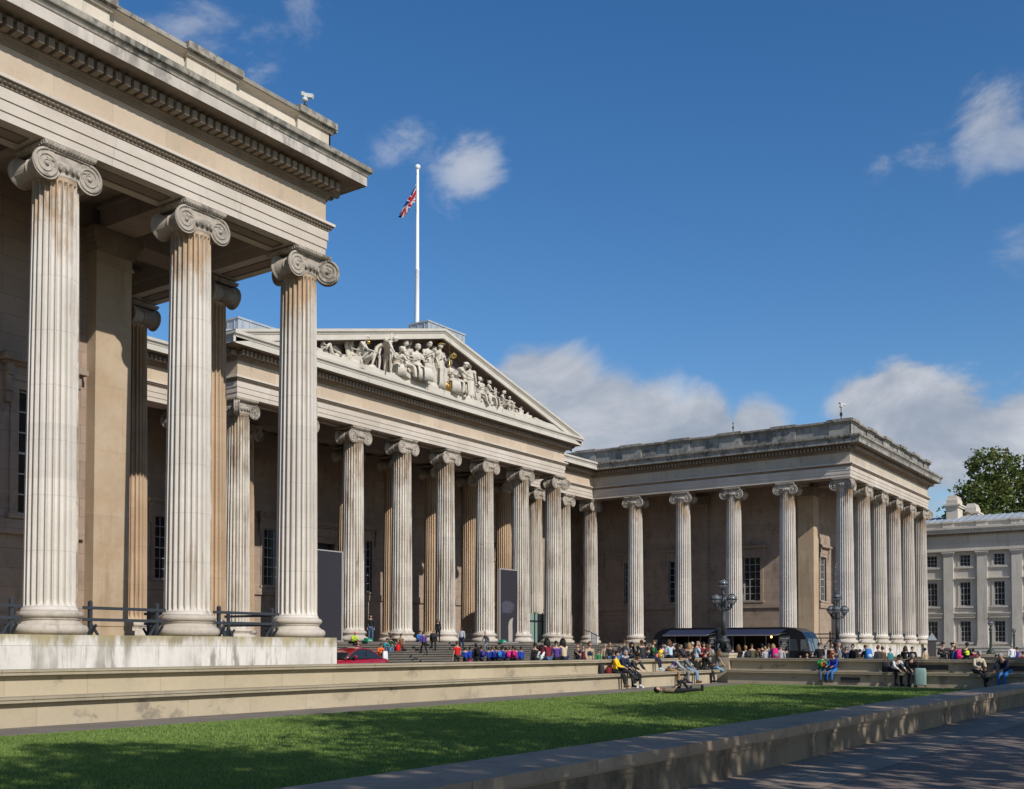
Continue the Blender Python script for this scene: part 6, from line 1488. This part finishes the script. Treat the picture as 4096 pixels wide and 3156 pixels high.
# camera hanging from the hands of the grey boy
x,y=at_N(2737,19.55,-1.3); c=empty('hanging_camera',(x,y,-1.42),.5,'black camera dangling on its strap in front of the grey boy','camera')
mb=MB(); mb.box(-.07,.07,-.035,.035,0,.10); M=Matrix.Translation((0,-.07,.05))@Matrix.Rotation(R(90),4,'X'); mb.lathe([(.0,-.05),(.035,-.05),(.038,.04),(0,.04)],12,M=M); mb.build('camera_body',C('black'),c)
mb=MB(); mb.tube([(-.06,0,.1),(-.03,.02,.35),(0,.05,.52)],.006,5); mb.tube([(.06,0,.1),(.03,.02,.35),(0,.05,.52)],.006,5); mb.build('strap',C('black'),c)
# lying woman on the lawn
x,y=at_t(2705,36.6); p=person(x,y,GZ+.01,0,'lie','khaki','black',('bob','dark'),'person in black trousers lying on the lawn with one knee raised',.92,fem=True); p.rotation_euler=(0,0,R(36)); 
# pigeons
M_PIG=plain('pigeon_grey',(.05,.05,.06),.6)
pl=[(1642,43.5,'pigeon on the middle steps right of the red bag'),(1654,43.2,'pigeon on the steps, second right of the red bag'),(1668,42.9,'pigeon on the steps, third right of the red bag'),(1682,42.5,'pigeon on the lower steps, below the climbing person'),(2121,44.4,'pigeon on the steps left of the black leather coat'),(1802,44.3,'pigeon on the steps left of the red shirt man'),(1783,41.4,'pigeon near the bottom step left of the red shirt man')]
for i,(px,N_,lab) in enumerate(pl):
    x,y=at_N(px,N_,stepz(N_)); p=empty('pigeon',(x,y,stepz(N_) if N_>yf-11*.36 else FZ),i*1.9,lab,'pigeon','pigeons on the steps')
    mb=MB(); mb.ell((0,0,.12),(.07,.13,.065),10,6,0,Matrix.Rotation(R(-18),4,'X')); mb.ell((0,-.12,.21),(.032,.036,.034),8,5); mb.tube([(0,-.08,.14),(0,-.115,.20)],[.045,.03],7); mb.prism([(-.04,.10),(.04,.10),(.05,.26),(-.05,.26)],.085,.10,'z'); mb.lathe([(.009,0),(.007,.08)],5,(.025,0,0)); mb.lathe([(.009,0),(.007,.08)],5,(-.025,0,0)); mb.tube([(0,-.15,.21),(0,-.175,.20)],[.008,.002],4); mb.build('bird',M_PIG,p)

# ---------------------------------------------------------------- pediment sculpture
SY=NC-HW-.48
def statue(px,pose,sc,hd,lab,robe=False,hr='short',fem=False,zz=17.67,dx=0,rock=True):
    sc*=1.13; x,_=at_N(px,SY,zz+1); seat=POSES[pose]['org']=='seat'
    lift=.50*sc if seat else 0
    if pose=='kneel': lift=.30*sc
    z=zz+lift
    b=link('statue',pose_meshes(pose,fem)['body'],None,(x,SY,z),R(hd+90)); b.scale=(sc*1.28,sc*1.2,sc)
    for i in range(3): slot(b,i,S_STAT)
    tag(b,lab,'statue','pediment sculptures')
    def ch(n,me): o=link(n,me,b); slot(o,0,S_STAT); return o
    if pose!='lie':
        ch('hair',pm(pose,fem,hr))
    if robe:
        ch('tunic',pm(pose,fem,'tee',1.12)); ch('robe',pm(pose,fem,'robe'))
        # hanging folds
        J=PM[(pose,fem)]['J']; off=PM[(pose,fem)]['off']; mb=MB(); k=(J['kneeL']+J['kneeR'])/2+off; a=(J['ankL']+J['ankR'])/2+off; p0=J['pelvis']+off
        for q in range(13):
            t=(-.20+.40*q/12)*(.66 if seat else 1); mb.tube([p0+Vector((t*.85,-.08,0)),(p0+k)/2+Vector((t,-.14-.02*(q%2),.0)),k+Vector((t,-.13,.02)),(k+a)/2+Vector((t*1.1,-.15-.02*(q%2),0)),a+Vector((t*1.2,-.12,-.03))],[.012,.02,.024,.026,.03],5)
        for q in range(4): mb.tube([J['shoL']+off+Vector((-.02-.03*q,-.07,.02)),J['chest']+off+Vector((-.02-.05*q+.1,-.13,-.02)),J['spine']+off+Vector((-.16+.03*q,-.12,0))],.017,5)
        o=link('folds',mb.mesh('folds',S_STAT),b)
    if seat and rock:
        mb=MB(); mb.obox((0,.08,-.22),.5,.46,.42,.1); mb.obox((.05,.02,-.42),.66,.6,.16,-.15); link('rock',mb.mesh('rock',S_STAT),b)
    return b
def attach(par,mb,name,m): return link(name,mb.mesh(name,m),par)
b=statue(1318,'lie',1.25,0,'reclining half draped figure at the left of the pediment group'); b.rotation_euler=(0,0,R(-78)); b.location.z=17.7
statue(1280,'kneel',.75,300,'small crouching figure beside the reclining statue, partly behind the column',hr='short')
b=statue(1430,'kneel',1.42,300,'winged kneeling angel statue with a golden lamp',robe=True,hr='bob',fem=True)
mb=MB()
for s_ in (-1,1):
    mb.add([(s_*.08,.12,.55),(s_*.25,.25,.85),(s_*.40,.28,.75),(s_*.42,.3,.35),(s_*.3,.25,-.05),(s_*.1,.15,.1),(s_*.08,.17,.55),(s_*.25,.30,.85),(s_*.40,.33,.75),(s_*.42,.35,.35),(s_*.3,.30,-.05),(s_*.1,.2,.1)],[(0,1,2,3,4,5),(11,10,9,8,7,6)]+[(i,6+i,6+(i+1)%6,(i+1)%6) for i in range(6)])
attach(b,mb,'wing',S_STAT); mb=MB(); mb.ell((-.42,-.45,.45),(.055,.055,.08),8,6); attach(b,mb,'gilded_lamp',M_GOLD)
b=statue(1504,'bend',1.42,310,'stooping statue leaning on a long pole',hr='short'); mb=MB(); mb.tube([(-.25,-.45,.1),(.15,-.5,1.65)],.035,6); attach(b,mb,'pole',S_STAT)
statue(1548,'bend',1.30,215,'bare backed stooping statue bending to the left',hr='short')
statue(1606,'sit',1.60,300,'left of the two seated draped women in the pediment',robe=True,hr='bun',fem=True)
statue(1660,'sit',1.62,265,'right of the two seated draped women in the pediment',robe=True,hr='bun',fem=True)
statue(1707,'stand_phone',1.52,262,'standing draped statue with a round cap left of the centre figure',robe=True,hr='bob',fem=True)
b=statue(1757,'stand_arm',1.64,280,'tallest central statue, draped and crowned, with a gilded staff',robe=True,hr='cap',fem=True); mb=MB(); mb.tube([(-.18,-.42,.0),(-.05,-.38,1.75)],.012,6); attach(b,mb,'gilded_staff',M_GOLD); mb=MB(); mb.lathe([(.10,0),(.11,.03),(.105,.06)],12,(0,-.02,1.74)); attach(b,mb,'gilded_crown',M_GOLD)
b=statue(1803,'sit_hunch',1.6,310,'seated draped statue bending over with a golden ball above its hand',robe=True,hr='cap'); mb=MB(); mb.ell((-.30,-.05,.93),(.115,.115,.12),14,10); attach(b,mb,'golden_ball',M_GOLD)
mb=MB(); rr=random.Random(9)
x0_,_=at_N(1262,SY,17.7); x1_,_=at_N(2200,SY,17.7)
k_=x0_-4
while k_<x1_+.5:
    s_=max(.12,.42*(1-abs(k_-MID)/19)); mb.ell((k_,SY+rr.uniform(-.2,.25),17.66),(rr.uniform(.3,.6),rr.uniform(.2,.34),s_*rr.uniform(.5,1.1)),7,5,0,Matrix.Rotation(rr.uniform(-.5,.5),4,'Y')); k_+=.36
tag(mb.build('carved_rocks',S_STAT),'low carved rocks and drapery under all the pediment statues','carving','pediment sculptures')
x,_=at_N(1795,SY-.35,18.0); ar=empty('armillary_sphere',(x,SY-.25,17.66),.4,'gilded armillary globe of rings resting on the pediment ledge','sphere','pediment sculptures')
mb=MB(); mb.ell((0,0,.38),(.14,.14,.14),12,8); mb.build('ball',M_GOLD,ar)
mb=MB()
for rx_,ry_ in ((0,0),(R(60),R(20)),(R(90),0),(0,R(90))):
    Mx=Matrix.Translation((0,0,.42))@Matrix.Rotation(rx_,4,'X')@Matrix.Rotation(ry_,4,'Y'); mb.tube([Mx@Vector((.34*math.cos(a*math.pi/14),.34*math.sin(a*math.pi/14),0)) for a in range(28)],.032,5,closed=True)
mb.build('rings',M_GOLD,ar)
b=statue(1877,'stand_arm',1.28,20,'draped statue seen from behind holding a slanting rod',robe=True,hr='short'); mb=MB(); mb.tube([(.25,-.35,.3),(-.1,-.5,1.9)],.035,6); attach(b,mb,'rod',S_STAT)
statue(1909,'sit',1.16,300,'seated statue just right of the rod bearer',robe=True,hr='bun',fem=True)
b=statue(1946,'sit',1.18,320,'seated statue holding a lyre',robe=True,hr='bun',fem=True)
x,_=at_N(1975,SY,18.0); ly=empty('lyre',(x,SY-.1,17.7),.3,'stone lyre with thin strings beside the seated statue','lyre','pediment sculptures')
mb=MB(); mb.tube([(-.2,0,.3),(-.24,0,.8),(-.14,0,1.25),(-.2,0,1.45)],.045,6); mb.tube([(.2,0,.3),(.24,0,.8),(.14,0,1.25),(.2,0,1.45)],.045,6); mb.ell((0,0,.25),(.24,.10,.18),8,6); mb.tube([(-.2,0,1.3),(.2,0,1.3)],.035,6)
for q in range(4): mb.tube([(-.09+.06*q,0,.3),(-.09+.06*q,0,1.3)],.009,4)
mb.build('frame',S_STAT,ly)
SY0=SY; SY=SY+.30
statue(1352,'kneel',.92,120,'half hidden kneeling figure right of the reclining statue',robe=True,hr='bob')
statue(1396,'sit',1.0,300,'seated figure at the left edge of the angel statue',robe=True,hr='short')
statue(1577,'sit_hunch',1.35,250,'hunched seated figure behind the left seated woman',robe=True,hr='short')
statue(1634,'stand',1.42,270,'standing figure behind the two seated women',robe=True,hr='bob',fem=True)
statue(1731,'stand',1.50,290,'standing veiled figure just left of the tallest statue',robe=True,hr='bob',fem=True)
statue(1790,'sit',1.5,250,'seated figure just right of the tallest statue',robe=True,hr='bun',fem=True)
statue(1852,'stand',1.22,300,'standing figure behind the golden ball bearer',robe=True,hr='short')
statue(1925,'stand',1.0,270,'standing figure between two seated statues left of the lyre',robe=True,hr='short')
statue(2012,'sit',.8,270,'small seated figure between the two crouching statues',robe=True,hr='bob')
SY=SY0
statue(1994,'kneel',1.05,300,'veiled crouching statue right of the lyre',robe=True,hr='bob',fem=True)
statue(2032,'kneel',.86,230,'low kneeling statue with bowed head, third from the right end',robe=True,hr='bob')
statue(2052,'sit',.55,280,'small seated statue on a block near the right end of the group',hr='short')
def blob(name,px,lab,cat,parts):
    x,_=at_N(px,SY,17.7); r=empty(name,(x,SY,17.66),0,lab,cat,'pediment sculptures'); mb=MB()
    for c_,r_ in parts: mb.ell(c_,r_,10,6)
    mb.build('carving',S_STAT,r)
blob('carved_plants',2082,'carved plants and foliage rising near the right end of the pediment','carving',[((-.15,0,.25),(.08,.08,.28)),((.05,0,.35),(.07,.07,.36)),((.22,0,.22),(.08,.08,.24)),((-.15,0,.55),(.13,.1,.09)),((.05,0,.72),(.14,.1,.09)),((.22,0,.46),(.12,.1,.08)),((0,0,.06),(.4,.2,.1))])
blob('carved_animal',2115,'carved crouching animal near the right end of the pediment','carving',[((0,0,.18),(.32,.16,.16)),((-.26,0,.36),(.12,.1,.13)),((-.36,0,.30),(.09,.06,.06)),((-.2,-.06,.5),(.03,.03,.08)),((.3,0,.22),(.1,.06,.16)),((-.22,-.1,.08),(.05,.05,.12)),((.2,-.1,.08),(.05,.05,.12))])
blob('carved_shell',2167,'carved tortoise shell at the extreme right of the pediment','carving',[((0,0,.10),(.38,.22,.13)),((-.36,0,.10),(.10,.07,.06)),((.2,-.16,.05),(.08,.05,.04)),((-.2,-.16,.05),(.08,.05,.04))])
# ---------------------------------------------------------------- camera, light, sky
cam=bpy.data.cameras.new('camera'); co=bpy.data.objects.new('camera',cam); col.objects.link(co); scene.camera=co
co.location=(0,0,0); F=Vector((math.cos(PIT)*cs,math.cos(PIT)*sn,math.sin(PIT))); RT=Vector((sn,-cs,0)); UP=RT.cross(F)
RT2=(RT+ROLL*UP).normalized(); UP2=RT2.cross(F).normalized()
co.matrix_world=Matrix(((RT2.x,UP2.x,-F.x,0),(RT2.y,UP2.y,-F.y,0),(RT2.z,UP2.z,-F.z,0),(0,0,0,1)))
cam.sensor_fit='HORIZONTAL'; cam.sensor_width=36; cam.lens=36*FOC/4096
cam.shift_x=(2048-CXP)/4096; cam.shift_y=(HYP-FOC*math.tan(PIT)-1578)/4096
cam.clip_end=3000; cam.clip_start=.1
AZ=16.8; EL=35.0
sun=bpy.data.lights.new('sun','SUN'); so=bpy.data.objects.new('sun',sun); col.objects.link(so)
sun.energy=4.2; sun.angle=R(.5); sun.color=(1,.955,.88)
sd=Vector((-math.sin(R(AZ))*math.cos(R(EL)),-math.cos(R(AZ))*math.cos(R(EL)),math.sin(R(EL))))
so.rotation_euler=sd.to_track_quat('Z','Y').to_euler()
w=bpy.data.worlds.new('World'); scene.world=w; w.use_nodes=True; nt=w.node_tree; N=nt.nodes; L=nt.links
bg=N['Background']; sky=N.new('ShaderNodeTexSky'); sky.sky_type='NISHITA'; sky.sun_disc=False
sky.sun_elevation=R(EL); sky.sun_rotation=R(180+AZ); sky.air_density=1.0; sky.dust_density=.35; sky.ozone_density=2.2; sky.altitude=50
bg.inputs['Strength'].default_value=.12
tc=N.new('ShaderNodeTexCoord')
def ma(op,a,b=None):
    n=N.new('ShaderNodeMath'); n.operation=op
    for i,x in enumerate((a,b)):
        if x is None: continue
        if isinstance(x,(int,float)): n.inputs[i].default_value=x
        else: L.new(x,n.inputs[i])
    return n.outputs[0]
def mr(f,lo,hi,t0=0,t1=1):
    r=N.new('ShaderNodeMapRange'); r.interpolation_type='SMOOTHSTEP'; L.new(f,r.inputs[0])
    r.inputs[1].default_value=lo; r.inputs[2].default_value=hi; r.inputs[3].default_value=t0; r.inputs[4].default_value=t1; return r.outputs[0]
def pxdir(px,py):
    u=(px-CXP)/FOC; v=(HYP-py)/FOC
    return Vector((cs+sn*u,sn-cs*u,v)).normalized()
nz=N.new('ShaderNodeTexNoise'); nz.inputs['Scale'].default_value=8; nz.inputs['Detail'].default_value=12; nz.inputs['Roughness'].default_value=.60; nz.inputs['Distortion'].default_value=.35
mp=N.new('ShaderNodeMapping'); mp.inputs['Scale'].default_value=(1,1,1.7); L.new(tc.outputs['Generated'],mp.inputs[0]); L.new(mp.outputs[0],nz.inputs['Vector'])
nw=N.new('ShaderNodeTexNoise'); nw.inputs['Scale'].default_value=3; nw.inputs['Detail'].default_value=3; L.new(tc.outputs['Generated'],nw.inputs['Vector'])
# clouds: (direction, radius, weight) of loose cloud banks standing over the eastern horizon
banks=[(2120,1540,.06,1.15),(2220,1600,.08,1.25),(2420,1700,.08,1.25),(2600,1720,.075,1.2),(2800,1720,.065,1.15),(3020,1740,.06,1.1),(3480,1640,.06,1.15),(3620,1640,.075,1.25),(3800,1740,.09,1.25),(4100,1780,.11,1.1),(4000,1950,.12,1.0),(3650,2000,.10,.9),
       (1650,500,.055,.68),(1880,640,.065,.78),(1560,600,.05,.55),(1820,740,.05,.6),(3520,660,.05,.64),(3700,560,.055,.66),(3980,430,.075,.78),(4080,520,.06,.72),(4060,1060,.065,.70),(3960,1120,.05,.55),(760,80,.12,.66),(980,240,.11,.64),(1150,60,.10,.55),(600,0,.08,.6),(3820,1470,.03,.4),(2830,1560,.03,.4),(3000,220,.04,.25)]
acc=None
for px,py,r_,wt in banks:
    d=pxdir(px,py)
    vd=N.new('ShaderNodeVectorMath'); vd.operation='DISTANCE'; L.new(tc.outputs['Generated'],vd.inputs[0]); vd.inputs[1].default_value=d
    v=mr(vd.outputs['Value'],0.0,r_*1.35,wt,0)
    acc=v if acc is None else ma('MAXIMUM',acc,v)
dens=mr(ma('ADD',ma('MULTIPLY',acc,.62),nz.outputs['Fac']),.84,1.02)
shade=mr(ma('ADD',nz.outputs['Fac'],ma('MULTIPLY',nw.outputs['Fac'],.6)),.6,1.0)
cm=N.new('ShaderNodeMix'); cm.data_type='RGBA'; L.new(shade,cm.inputs[0]); cm.inputs[6].default_value=(2.7,3.1,3.8,1); cm.inputs[7].default_value=(5.6,5.7,6.0,1)
mx=N.new('ShaderNodeMix'); mx.data_type='RGBA'; L.new(ma('MULTIPLY',dens,ma('MINIMUM',ma('MULTIPLY',ma('POWER',acc,2.1),1.2),.95)),mx.inputs[0]); 
hs=N.new('ShaderNodeHueSaturation'); hs.inputs['Saturation'].default_value=1.31; hs.inputs['Hue'].default_value=.504; L.new(sky.outputs[0],hs.inputs['Color']); L.new(hs.outputs[0],mx.inputs[6]); L.new(cm.outputs[2],mx.inputs[7]); L.new(mx.outputs[2],bg.inputs['Color'])
scene.view_settings.view_transform='Standard'; scene.view_settings.look='None'; scene.view_settings.exposure=0; scene.view_settings.gamma=1
